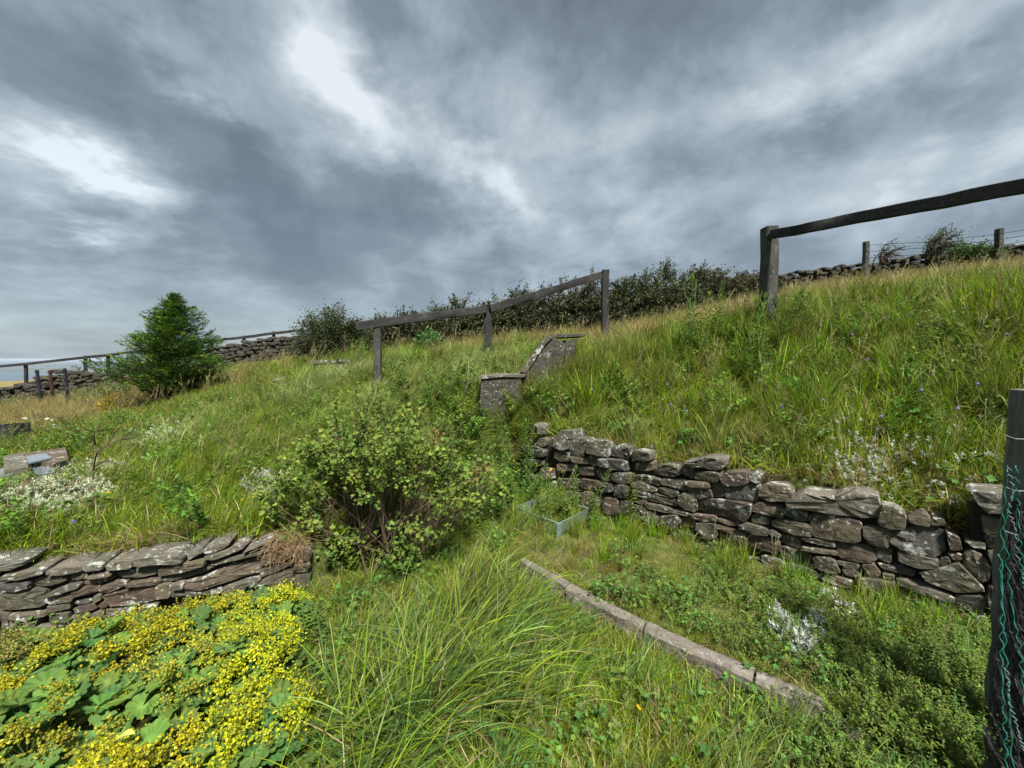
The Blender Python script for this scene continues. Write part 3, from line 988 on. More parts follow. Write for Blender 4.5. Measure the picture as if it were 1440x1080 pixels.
w = on_wall(763, 604, RW0, RWn)
rock('loose_stone', (w[0], w[1] + 0.12, w[2]), 0.19, 0.15, 0.11, M['stone_pale'], 'pale loose stone perched at the far end of the curved wall')
w = hit(1190, 948)
rock('embedded_rock', (w[0], w[1], w[2] + 0.01), 0.16, 0.10, 0.06, M['concrete'], 'small flat grey rock half buried in green ground cover below the wall', rot=-0.5)
w = hit(1372, 522)
rock('pale_stone', (w[0], w[1], w[2] + 0.2), 0.07, 0.05, 0.045, M['stone_pale'], 'small cream stone showing in the grass high on the right bank')
w = hit(395, 545)
rock('tan_rock', (w[0], w[1], w[2] + 0.12), 0.26, 0.16, 0.12, M['stone_pale'], 'tan rock poking out of pale grass in front of the dark shrub', rot=0.5)

# ------------------------------------------------------------------ concrete kerb
kerb = thing('kerb_edging', (kpts[2][0], kpts[2][1], 0), 'curved line of weathered concrete edging blocks in the grass below the stone wall', 'kerb')


def kerb_block(a, b, wdt, ztop, hgt, segs=9, tilt=0.0):
    D = unit(np.append(b - a, 0.0))
    S = np.array([-D[1], D[0], 0])
    Ln = np.linalg.norm(b - a) - 0.012
    mb = MB()
    c = 0.012
    prof = [(-wdt / 2, -hgt), (-wdt / 2, -c), (-wdt / 2 + c, 0), (0, 0.004), (wdt / 2 - c, 0), (wdt / 2, -c), (wdt / 2, -hgt)]
    k = len(prof)
    V, f = [], []
    for i in range(segs + 1):
        t = i / segs
        for q, z in prof:
            V.append(((t - 0.5) * Ln + rng.normal(0, 0.003) * (0 < i < segs), q + rng.normal(0, 0.003), z + rng.normal(0, 0.0025) + tilt * (t - 0.5)))
    for i in range(segs):
        for j in range(k - 1):
            p, q = i * k + j, i * k + j + 1
            f += [(p, q + k, q), (p, p + k, q + k)]
    for e, s in ((0, 1), (segs * k, -1)):
        for j in range(1, k - 1):
            f.append((e, e + j, e + j + 1) if s == 1 else (e, e + j + 1, e + j))
    mb.add(V, f)
    o = link(bpy.data.objects.new('block', mb.mesh('block', M['concrete'], True, 30)))
    m_ = (a + b) / 2
    o.rotation_euler = (rng.normal(0, 0.03), 0, math.atan2(D[1], D[0]))
    o.parent = kerb
    o.location = (m_[0] - kerb.location[0], m_[1] - kerb.location[1], ztop)


for i in range(len(kpts) - 1):
    kerb_block(kpts[i], kpts[i + 1], (0.06, 0.075, 0.085, 0.09, 0.08)[i], (0.14, 0.128, 0.12, 0.118, 0.085)[i], 0.19, tilt=(0, -0.01, 0, 0, -0.03)[i])


# ------------------------------------------------------------------ concrete step walls up the slope
def prism_px(name, poly, Y, depth, mat, parent, top=None):
    """front outline given as photo positions on the plane y=Y, pushed back by depth"""
    P = np.array([at(px, py, Y) for px, py in poly])
    n = len(P)
    a = 0.5 * np.sum(P[:, 0] * np.roll(P[:, 2], -1) - np.roll(P[:, 0], -1) * P[:, 2])
    if a < 0:
        P = P[::-1]
    c = P.mean(0)
    k = 0.012
    ins = P + unit(c - P) * k
    ins[:, 1] -= 0.0
    fr = P.copy()
    fr[:, 1] += k
    bk = P.copy()
    bk[:, 1] += depth
    V = np.concatenate([ins, fr, bk, [ins.mean(0)], [bk.mean(0)]])
    f = []
    for i in range(n):
        j = (i + 1) % n
        f += [(i + n, j, i), (i + n, j + n, j), (i + 2 * n, j + n, i + n), (i + 2 * n, j + 2 * n, j + n), (i, j, 3 * n), (j + 2 * n, i + 2 * n, 3 * n + 1)]
    f = [(a_, c_, b_) for a_, b_, c_ in f]
    f = [t[::-1] for t in f]
    mb = MB()
    mb.add(V, f)
    o = part(name, mb, mat, parent, True, 30, origin=c)
    return o


stepw = thing('step_wall', at(735, 590, 4.9), 'grey concrete wall stepping up the grassy slope beside the old steps', 'retaining wall')
prism_px('block', [(676, 534), (700, 533), (734, 531), (730, 570), (732, 620), (678, 620), (674, 575)], 4.7, 0.55, M['step'], stepw)
prism_px('coping', [(673, 529.5), (700, 527), (741, 526.5), (738, 530.5), (705, 531.5), (672, 533.5)], 4.68, 0.6, M['stone'], stepw)
prism_px('sloping_block', [(739, 527), (771, 479), (776, 473), (796, 484), (790, 530), (770, 560), (739, 570)], 4.85, 0.25, M['step'], stepw)
prism_px('sloping_coping', [(731, 524), (764, 478), (772, 470), (777, 474), (768, 483), (739, 526)], 4.82, 0.32, M['stone'], stepw)
prism_px('block', [(795, 478), (812, 477), (808, 500), (800, 520), (794, 545)], 5.0, 0.3, M['step'], stepw)
prism_px('coping', [(772, 470), (800, 468.5), (826, 470), (822, 473), (778, 475)], 4.98, 0.35, M['step'], stepw)

trough = thing('stone_trough', at(463, 525, 6.3), 'low brown stone block with a pale flat top in the grass before the dark shrub', 'stone block')
prism_px('block', [(440, 511), (489, 509), (487, 545), (441, 545)], 6.3, 0.4, M['stone'], trough)
prism_px('top_slab', [(436, 507), (492, 505), (492, 509), (436, 511.5)], 6.28, 0.45, M['stone_pale'], trough)


# slate slabs at the left edge
def slab_px(poly, z, th, mat, parent, name='slab'):
    P = np.array([on_z(px, py, z) for px, py in poly])
    c = P.mean(0)
    n = len(P)
    a = 0.5 * np.sum(P[:, 0] * np.roll(P[:, 1], -1) - np.roll(P[:, 0], -1) * P[:, 1])
    if a < 0:
        P = P[::-1]
    top = P + unit(c - P) * 0.006
    mid = P - np.array([0, 0, 0.006])
    bot = P - np.array([0, 0, th])
    V = np.concatenate([top, mid, bot, [top.mean(0)]])
    f = []
    for i in range(n):
        j = (i + 1) % n
        f += [(i, j, 3 * n), (i + n, j + n, j), (i + n, j, i), (i + 2 * n, j + 2 * n, j + n), (i + 2 * n, j + n, i + n)]
    mb = MB()
    mb.add(V, f)
    return part(name, mb, mat, parent, False, None, origin=c)


slates = thing('slate_steps', on_z(45, 675, 0.4), 'wet blue-grey slate slabs laid as small steps at the edge of the left bank', 'slate steps')
slab_px([(33, 637), (92, 629), (97, 645), (75, 652), (38, 647)], 0.66, 0.12, M['stone'], slates)
slab_px([(5, 641), (36, 635), (40, 656), (5, 661)], 0.64, 0.12, M['stone_pale'], slates)
slab_px([(36, 641), (64, 637), (72, 643), (40, 650)], 0.685, 0.02, M['slate'], slates)
slab_px([(42, 651), (74, 644), (82, 656), (76, 663), (50, 667)], 0.62, 0.03, M['slate'], slates)
slab_px([(-25, 667), (30, 650), (40, 654), (32, 660), (-5, 676), (-30, 690)], 0.60, 0.03, M['slate'], slates)
slab_px([(-8, 679), (38, 661), (46, 669), (30, 680), (-12, 694)], 0.565, 0.03, M['slate'], slates)
slab_px([(-20, 690), (30, 674), (52, 669), (70, 672), (45, 692), (-20, 712)], 0.545, 0.10, M['stone_pale'], slates)
slab_px([(66, 650), (104, 644), (102, 668), (84, 668)], 0.60, 0.09, M['stone'], slates)

edge = thing('stone_edging', on_z(20, 620, 0.4), 'pale stone edging strip crossing the grass at the far left', 'edging')
slab_px([(-60, 628), (60, 613), (62, 617), (-60, 634)], 0.42, 0.06, M['stone_pale'], edge)
bucket = thing('black_planter', at(19, 613, 5.6), 'small square black planter standing on the pale edging strip', 'planter')
mb = MB()
c0 = at(19, 606, 5.5)
for (x0, x1, y0, y1) in ((-.115, -.10, -.11, .11), (.10, .115, -.11, .11), (-.1, .1, -.11, -.095), (-.1, .1, .095, .11)):
    beam(mb, (c0[0] + (x0 + x1) / 2, c0[1] + y0, c0[2]), (c0[0] + (x0 + x1) / 2, c0[1] + y1, c0[2]), abs(x1 - x0), 0.2, segs=2, jit=0.0)
part('box', mb, M['iron'], bucket)
mb = MB()
beam(mb, (c0[0] - .1, c0[1], c0[2] + .045), (c0[0] + .1, c0[1], c0[2] + .045), 0.19, 0.02, segs=3, jit=0.001)
part('soil', mb, M['soilcore'], bucket)


# ------------------------------------------------------------------ fences
def post(parent, px, Y, ptop, pbase, wdt, mat, name='post', lean=0.0, sink=0.25, pxt=None):
    a = at(px, pbase, Y)
    b = at(px if pxt is None else pxt, ptop, Y)
    return beam_obj(name, (a[0], a[1], a[2] - sink), (b[0] + lean, b[1], b[2]), wdt, wdt, mat, parent, segs=7, jit=0.003, ch=0.1)


fA = thing('post_and_rail_fence', at(687, 500, 6.2), 'dark weathered post and rail fence climbing the slope in front of the hedge', 'fence')
post(fA, 851, 6.8, 380, 475, 0.115, M['wood'])
post(fA, 686.5, 6.2, 432, 500, 0.115, M['wood'])
post(fA, 531, 5.5, 462, 520, 0.095, M['wood_grey'])
a, b, c = at(846, 387, 6.72), at(687, 434, 6.12), at(500, 459, 5.35)
beam_obj('rail', a, b + np.array([.03, 0, 0.0]), 0.045, 0.12, M['wood'], fA, segs=10)
beam_obj('rail', b - np.array([.04, 0.0, 0.005]), c, 0.045, 0.115, M['wood'], fA, segs=10)

fB = thing('post_and_rail_fence', at(1082, 425, 4.85), 'grey gatepost with one long rail running out over the top of the right bank', 'fence')
post(fB, 1082, 4.85, 320, 425, 0.15, M['wood_grey'])
beam_obj('rail', at(1084, 330, 4.76), at(1500, 250, 2.72), 0.05, 0.105, M['wood'], fB, segs=14, jit=0.002)

fC = thing('post_and_rail_fence', at(240, 510, 13), 'thin distant post and rail fence on the skyline behind the conifer', 'fence')
rail_pts = [(-60, 520), (36, 512), (120, 502.5), (165, 498), (240, 488), (315, 477), (343, 474.5), (385, 468.5), (426, 464)]
for (x0, y0), (x1, y1) in zip(rail_pts[:-1], rail_pts[1:]):
    beam_obj('rail', at(x0, y0, 13), at(x1, y1, 13), 0.05, 0.085, M['wood'], fC, segs=3, jit=0.004)
for px, py in ((36, 510), (120, 500), (152, 501), (240, 486), (298, 479), (343, 472), (385, 466), (425, 461)):
    post(fC, px, 13.06, py, py + 40, 0.075, M['wood'], sink=0.6)

fD = thing('wire_fence', at(1300, 360, 11), 'sparse wire fence with grey stakes along the skyline wall at the right', 'fence')
for px, pt, pb, Y in ((1218, 340, 385, 11), (1405, 322, 372, 9.6), (1510, 305, 360, 9.0)):
    post(fD, px, Y, pt, pb, 0.12, M['wood_grey'])
for k in range(3):
    mb = MB()
    tube(mb, [at(1218, 345 + k * 9, 10.9), at(1310, 339.5 + k * 8.6, 10.3), at(1405, 329 + k * 8, 9.5), at(1510, 312 + k * 8, 8.9)], 0.006, 3)
    part('wire', mb, M['iron'], fD)

for px, pxt, pt, pb, Y, mt, lab in ((60, 52, 520, 580, 9.5, 'iron', 'leftmost dark thin metal stake leaning left in the golden grass'), (77, 70, 521, 576, 9.9, 'rusty', 'rust-brown metal stake standing between two dark stakes'),
                            (97, 91, 518, 576, 9.3, 'iron', 'dark metal stake nearest the green shrub, right of the rusty one')):
    a, b = at(px, pb, Y), at(pxt, pt, Y)
    o = thing('metal_stake', a, lab, 'stake', 'metal stakes in the golden grass')
    mb = MB()
    beam(mb, (0, 0, -0.3), tuple(b - a), 0.05, 0.05, segs=5, jit=0.002)
    me = mb.mesh('stake', M[mt], True, 35)
    s_ = link(bpy.data.objects.new('shaft', me))
    s_.parent = o
    dd = b - a
    for q in (0.45, 0.75, 0.95):
        mb = MB()
        cpt = dd * q
        beam(mb, cpt + np.array([-0.04, -0.032, 0]), cpt + np.array([0.04, -0.032, 0]), 0.01, 0.02, segs=1, jit=0)
        s2 = link(bpy.data.objects.new('lug', mb.mesh('lug', M[mt])))
        s2.parent = o

# ------------------------------------------------------------------ far drystone walls
def far_wall(label, top_pts, base_drop, Ys, seed, thick=0.35, size=0.22):
    """top_pts: photo positions of the crest, Ys distances; stones are individual lumps joined past what can be told apart"""
    r_ = np.random.default_rng(seed)
    P = np.array([at(px, py, Y) for (px, py), Y in zip(top_pts, Ys)])
    seg = np.linalg.norm(np.diff(P[:, :2], axis=0), axis=1)
    L = seg.sum()
    cum = np.concatenate([[0], np.cumsum(seg)])
    th = thing('drystone_wall', P[len(P) // 2] - np.array([0, 0, base_drop]), label, 'stone wall', None)
    g = MB()
    s = 0
    rowh = size * 0.5
    nrow = int(base_drop / rowh) + 1
    for row in range(nrow):
        s = -r_.uniform(0, size)
        while s < L:
            wd = size * r_.uniform(0.6, 1.6)
            hh = rowh * r_.uniform(0.8, 1.25)
            q = np.clip(s + wd / 2, 0, L)
            c = np.array([np.interp(q, cum, P[:, k]) for k in range(3)])
            c[2] -= row * rowh + rowh * 0.5 - (r_.uniform(-0.3, 0.5) * rowh if row == 0 else 0)
            ang = r_.normal(0, 0.12)
            m = 8
            tt = np.linspace(0, 2 * math.pi, m, endpoint=False)
            V = []
            for kk, yy in ((0.75, -0.5), (1, -0.3), (1, 0.3), (0.75, 0.5)):
                rr = kk * (1 + r_.normal(0, 0.08, m))
                for i, t in enumerate(tt):
                    V.append((np.sign(math.cos(t)) * abs(math.cos(t)) ** 0.7 * rr[i] * wd * 0.53, yy * thick, np.sign(math.sin(t)) * abs(math.sin(t)) ** 0.7 * rr[i] * hh * 0.55))
            V = np.array(V + [(0, -0.52 * thick, 0), (0, 0.52 * thick, 0)])
            ca, sa = math.cos(ang), math.sin(ang)
            V = np.stack([V[:, 0] * ca - V[:, 2] * sa, V[:, 1], V[:, 0] * sa + V[:, 2] * ca], 1)
            V[:, 1] += r_.normal(0, 0.03)
            f = []
            for a in range(3):
                for i in range(m):
                    x, y_ = a * m + i, a * m + (i + 1) % m
                    f += [(x, y_, y_ + m), (x, y_ + m, x + m)]
            for i in range(m):
                f += [(24 + i, 24 + (i + 1) % m, 33), ((i + 1) % m, i, 32)]
            g.add(V + c, f)
            s += wd
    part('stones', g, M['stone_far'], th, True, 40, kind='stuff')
    return th


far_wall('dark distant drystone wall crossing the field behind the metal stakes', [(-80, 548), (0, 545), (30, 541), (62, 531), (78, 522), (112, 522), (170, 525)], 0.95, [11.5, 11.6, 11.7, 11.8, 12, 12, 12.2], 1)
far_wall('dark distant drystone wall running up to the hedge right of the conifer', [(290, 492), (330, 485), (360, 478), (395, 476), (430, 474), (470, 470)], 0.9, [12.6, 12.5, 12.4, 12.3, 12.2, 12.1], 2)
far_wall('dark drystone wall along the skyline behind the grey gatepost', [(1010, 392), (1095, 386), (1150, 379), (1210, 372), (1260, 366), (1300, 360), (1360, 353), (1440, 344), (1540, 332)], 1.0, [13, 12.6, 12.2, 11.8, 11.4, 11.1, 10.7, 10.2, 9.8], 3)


# ------------------------------------------------------------------ shrubs, hedge, conifer
def cols(base, n, v=0.25, r_=rng, hue=0.12):
    b = np.array(base)
    k = r_.lognormal(0, v, (n, 1))
    h = 1 + r_.normal(0, hue, (n, 3)) * np.array([1.0, 0.35, 0.6])
    return np.clip(b * k * h, 0.004, 0.75)


def shrub(name, c, size, label, cat, group=None, seed=0, nb=60, per=45, leafL=0.03, leafW=0.018, base=(0.05, 0.075, 0.02), base2=None, lean=(0.15, 0, 0), twig=0.004,
          spread=0.09, up=0.35, mat='leaf', tmat='bark', inner=0.35, tips=0.0):
    r_ = np.random.default_rng(seed)
    o = thing(name, c, label, cat, group)
    st, lf = MB(), MB()
    sx, sy, sz = size
    for i in range(nb):
        az = r_.uniform(0, 2 * math.pi)
        el = math.asin(r_.uniform(-0.05, 1.0))
        rad = r_.uniform(0.72, 1.05)
        end = np.array([math.cos(az) * math.cos(el) * sx * rad, math.sin(az) * math.cos(el) * sy * rad, max(0.05, math.sin(el) * sz * rad)])
        start = np.array([r_.normal(0, sx * 0.22), r_.normal(0, sy * 0.22), -0.05])
        ctl = start * 0.4 + end * 0.35 + np.array([0, 0, sz * 0.42])
        t = np.linspace(0, 1, 7)[:, None]
        path = (1 - t) ** 2 * start + 2 * t * (1 - t) * ctl + t * t * end
        path = path + np.array(lean) * sz * t ** 2
        path += r_.normal(0, 0.012, path.shape) * t
        tube(st, path + c, np.linspace(twig * 2.2, twig * 0.6, 7), 3, (0.07, 0.05, 0.035))
        out = unit(path[-1] - path[-3])
        for k in range(3):
            q = r_.uniform(0.45, 1)
            j = min(int(q * 6), 5)
            s0 = path[j]
            dv = unit(out + r_.normal(0, 0.7, 3) + np.array([0, 0, up]) + np.array(lean)) * r_.uniform(0.08, 0.25) * (sx + sz) * 0.5
            tp = np.array([s0, s0 + dv * 0.5 + r_.normal(0, 0.01, 3), s0 + dv])
            tube(st, tp + c, [twig, twig * 0.7, twig * 0.4], 3, (0.07, 0.05, 0.035))
            m = per // 4
            u = r_.uniform(0, 1, (m, 1))
            P = s0 + dv * u + r_.normal(0, spread * 0.45, (m, 3))
            add_leaves(lf, P + c, out + dv / np.linalg.norm(dv), m, r_, leafL, leafW, base, base2)
        m = per // 3
        q = inner + (1 - inner) * r_.uniform(0, 1, m) ** 0.7
        P = np.stack([np.interp(q, t[:, 0], path[:, k]) for k in range(3)], 1) + r_.normal(0, spread, (m, 3))
        P[:, 2] = np.maximum(P[:, 2], 0.0)
        add_leaves(lf, P + c, out, m, r_, leafL, leafW, base, base2)
    part('stems', st, M[tmat], o)
    part('leaves', lf, M[mat], o, kind='stuff')
    return o


def add_leaves(lf, P, out, m, r_, leafL, leafW, base, base2):
    D = unit(r_.normal(0, 1, (m, 3)) + out * 0.8 + np.array([0, 0, 0.3]))
    U = r_.normal(0, 0.5, (m, 3)) + np.array([0, 0, 1.0])
    C = cols(base, m, 0.28, r_)
    if base2 is not None:
        k = (r_.random((m, 1)) < 0.3)
        C = np.where(k, cols(base2, m, 0.2, r_), C)
    lf.add(*leaves(P, D, U, leafL * r_.uniform(0.6, 1.3, m), leafW * r_.uniform(0.7, 1.2, m), C))


HEDGE = (0.030, 0.038, 0.016)
hd = [(560, 468, 8.8, 1.0, 0.75, 'windswept dark hawthorn at the left end of the hedge behind the low fence'),
      (640, 450, 9.0, 1.05, 0.65, 'dark hedge shrub showing above the rail between two fence posts'),
      (725, 435, 9.2, 1.1, 0.72, 'hedge shrub rising behind the upper fence rail with curling twigs'),
      (810, 420, 9.2, 1.1, 0.78, 'dense hedge shrub left of the tallest fence post'),
      (900, 410, 9.3, 1.1, 0.78, 'hedge shrub directly right of the tallest fence post'),
      (975, 402, 9.8, 0.9, 0.72, 'hedge shrub below the small pointed bush on the skyline'),
      (1045, 400, 10.6, 0.8, 0.45, 'low hedge shrub just left of the grey gatepost')]
for i, (px, py, Y, sx, sz, lab) in enumerate(hd):
    c = at(px, py, Y)
    z = h1(c[0], Y)
    c[2] = z
    top = {0: 428, 1: 414, 2: 396, 3: 382, 4: 374, 5: 368, 6: 378}[i]
    sz = at(px, top, Y)[2] - z - 0.05
    shrub('hedge_shrub', c, (sx * 1.6, 0.6, sz * 1.0), lab, 'hedge', 'hawthorn hedge along the skyline', seed=30 + i, nb=240, per=130, leafL=0.052, leafW=0.034, base=HEDGE, base2=(0.085, 0.085, 0.045),
          lean=(0.22, 0, -0.06), twig=0.007, spread=0.06, mat='leaf_dull', up=0.1, inner=0.15)
c = at(935, 395, 9.4)
shrub('pointed_bush', (c[0], 9.4, c[2]), (0.22, 0.2, 0.52), 'small pointed bush standing up from the hedge on the skyline', 'bush', seed=50, nb=24, per=40, leafL=0.04, leafW=0.024, base=HEDGE, mat='leaf_dull', twig=0.004)
c = at(472, 505, 7.9)
shrub('dark_shrub', (c[0], 7.9, h1(c[0], 7.9)), (0.95, 0.6, at(480, 430, 7.9)[2] - h1(c[0], 7.9)), 'dark rounded shrub between the distant wall and the first fence post', 'shrub', seed=51, nb=190, per=110,
      leafL=0.042, leafW=0.026, base=(0.026, 0.034, 0.015), base2=(0.05, 0.056, 0.024), lean=(0.05, 0, 0), mat='leaf_dull', spread=0.09)
c = at(600, 492, 7.4)
shrub('leafy_perennial', (c[0], 7.4, h1(c[0], 7.4)), (0.34, 0.25, at(560, 466, 7.4)[2] - h1(c[0], 7.4)), 'bright green leafy clump behind the low fence post', 'plant', seed=52, nb=26, per=40, leafL=0.09, leafW=0.035, base=(0.055, 0.15, 0.04), tmat='stemgreen', twig=0.003)
c = at(505, 500, 7.0)
shrub('young_conifer', (c[0], 7.0, h1(c[0], 7.0)), (0.12, 0.12, at(505, 476, 7.0)[2] - h1(c[0], 7.0)), 'tiny yellow-green conifer seedling beside the low fence post', 'conifer', seed=53, nb=30, per=40, leafL=0.035, leafW=0.012, base=(0.12, 0.17, 0.03), tmat='stemgreen', twig=0.003)
for i, (px, base_, top, Y, sx, lab) in enumerate(((1242, 368, 332, 11.0, 0.36, 'small windswept hawthorn behind the wall, left of the bigger one on the skyline'), (1312, 362, 316, 10.4, 0.5, 'larger windswept hawthorn bush on the skyline beneath the long rail'))):
    c = at(px, base_, Y)
    shrub('windswept_hawthorn', c, (sx, 0.35, at(px, top, Y)[2] - c[2]), lab, 'bush', None, seed=60 + i, nb=(20, 42)[i], per=(22, 40)[i], leafL=0.045, leafW=0.03, base=(0.04, 0.045, 0.02), lean=(0.45, 0, 0), mat='leaf_dull', twig=0.008, up=0.0)
c = at(1370, 352, 9.8)
shrub('low_bramble', (c[0], 9.8, c[2] - 0.2), (0.9, 0.3, 0.35), 'low dark green brambles spilling over the skyline wall at right', 'bramble', seed=63, nb=50, per=50, leafL=0.05, leafW=0.035, base=(0.045, 0.07, 0.02), mat='leaf_dull')
for px, py, Y, sx, sz, lab in ((150, 545, 9.0, 0.75, 0.62, 'green willowy shrub left of the conifer above the distant wall'), (115, 550, 10.0, 0.45, 0.4, 'low green bush just right of the metal stakes'),
                         (30, 566, 10.8, 0.4, 0.3, 'small dark green bush in front of the distant wall at far left')):
    c = at(px, py, Y)
    shrub('green_shrub', (c[0], Y, h1(c[0], Y)), (sx, 0.4, sz), lab, 'shrub', None, seed=px, nb=60, per=50, leafL=0.055, leafW=0.02, base=(0.06, 0.09, 0.03), base2=(0.09, 0.14, 0.035), mat='leaf_dull')
c = at(158, 573, 7.6)
shrub('yellow_broom', (c[0], 7.6, h1(c[0], 7.6)), (0.42, 0.25, 0.46), 'low shrub covered in deep yellow flowers at the foot of the conifer', 'flowering shrub', seed=77, nb=46, per=46, leafL=0.03, leafW=0.024, base=(0.36, 0.27, 0.02), base2=(0.10, 0.14, 0.03), up=0.1)


def conifer(c, h, rad, seed=5):
    r_ = np.random.default_rng(seed)
    o = thing('conifer_tree', c, 'bushy bright green conifer standing alone on the left skyline', 'conifer tree')
    tr = MB()
    tube(tr, [c + np.array([0, 0, -0.3]), c + np.array([0.02, 0, h * 0.4]), c + np.array([0.05, 0, h * 0.95])], [0.09, 0.06, 0.01], 8)
    part('trunk', tr, M['bark'], o, True)
    lf, br = MB(), MB()
    for i in range(1700):
        q = 1 - r_.uniform(0, 0.98) ** 0.62
        prof = (1 - q) ** 0.80 * 1.12 * min(1.0, 0.60 + q * 2.4) * (0.96 + 0.15 * math.sin(q * 26 + 1)) + 0.03
        if q < 0.10:
            prof *= 0.5 + q * 5
        az = r_.uniform(0, 2 * math.pi)
        lob = 1 + 0.20 * math.sin(az * 3 + q * 9) + 0.17 * math.sin(az * 7 + 2 + q * 5) + 0.10 * math.sin(az * 5 - q * 31)
        rr = rad * prof * lob * r_.uniform(0.5, 1.0)
        tip = c + np.array([math.cos(az) * rr + 0.10 * rad * q, math.sin(az) * rr, 0.10 * h + h * 0.86 * q + 0.03 * h * (rr / rad)])
        Ls = r_.uniform(0.18, 0.42) * (1 - 0.3 * q)
        dirv = unit(np.array([math.cos(az), math.sin(az), r_.uniform(0.1, 0.9)]) + r_.normal(0, 0.22, 3) + np.array([0.18, 0, 0]))
        root = tip - dirv * Ls
        if i % 3 == 0:
            tube(br, [c + np.array([0.03, 0, max(0.05, tip[2] - c[2] - rr * 0.35)]), root, tip], [0.012, 0.007, 0.002], 3)
        side = unit(np.cross(dirv, [0, 0, 1]))
        m = 34
        u = r_.uniform(0, 1, m)
        sgn = r_.choice([-1, 1], m)
        wd = (1 - u) * 0.10 + 0.02
        P = root + dirv * (u * Ls)[:, None] + side * (sgn * wd * r_.uniform(0, 1, m))[:, None] + r_.normal(0, 0.012, (m, 3))
        D = dirv + side * (sgn * 0.7)[:, None] + r_.normal(0, 0.22, (m, 3)) + np.array([0, 0, 0.15])
        shade = r_.lognormal(0, 0.22)
        base = np.array((0.036, 0.070, 0.013)) * shade if r_.random() < 0.62 else np.array((0.105, 0.16, 0.018)) * shade
        C = cols(base, m, 0.16, r_, 0.06)
        lf.add(*leaves(P, D, r_.normal(0, 0.4, (m, 3)) + np.array([0, 0, 1.0]), r_.uniform(0.035, 0.075, m), r_.uniform(0.010, 0.018, m), C))
    part('branches', br, M['bark'], o)
    part('crown', lf, M['needle'], o)
    return o


cz = at(247, 562, 8.2)
cz[2] = h1(cz[0], 8.2)
conifer(cz, at(240, 404, 8.2)[2] - cz[2], 1.12)

# small mossy tree trunk stub below the conifer hides in its shade; twiggy bare sapling on the left bank
b0 = hit(132, 700)
sap = thing('bare_sapling', b0, 'thin dark leafless sapling forking above the silver-leaved patch', 'sapling')
mb = MB()
P0 = at(132, 690, b0[1])
for path in ([(131, 692), (131, 660), (136, 636), (150, 628), (172, 617), (196, 598)], [(136, 640), (134, 625), (132, 612), (140, 596)], [(133, 655), (150, 648), (166, 653)], [(150, 628), (160, 610), (170, 600)], [(172, 617), (190, 616)]):
    pts = [at(x, y, b0[1] + 0.05 * math.sin(i * 2.0)) for i, (x, y) in enumerate(path)]
    tube(mb, pts, np.linspace(0.008, 0.003, len(pts)), 4)
part('stems', mb, M['bark'], sap)


# ------------------------------------------------------------------ the big currant bush in the middle
def lobed_leaf_cloud(lf, P, D, U, S, C, r_):
    """leaf = three-lobed palmate blade, 5 triangles"""
    N = len(P)
    D = unit(D)
    Sx = unit(np.cross(D, U))
    Up = unit(np.cross(Sx, D))
    prof = [(0.0, 0.0, 0), (0.15, 0.42, .12), (0.52, 0.50, .16), (0.55, 0.22, .05), (1.0, 0.0, -.05), (0.55, -0.22, .05), (0.52, -0.50, .16), (0.15, -0.42, .12)]
    V = np.stack([P + D * (a * S)[:, None] + Sx * (b * S)[:, None] + Up * (c_ * S)[:, None] for a, b, c_ in prof], 1).reshape(-1, 3)
    i = np.arange(N)[:, None] * 8
    F_ = np.concatenate([i + np.array([t]) for t in ([0, 2, 1], [0, 3, 2], [0, 4, 3], [0, 5, 4], [0, 6, 5], [0, 7, 6])], 0)
    lf.add(V, F_, np.repeat(C, 8, 0))


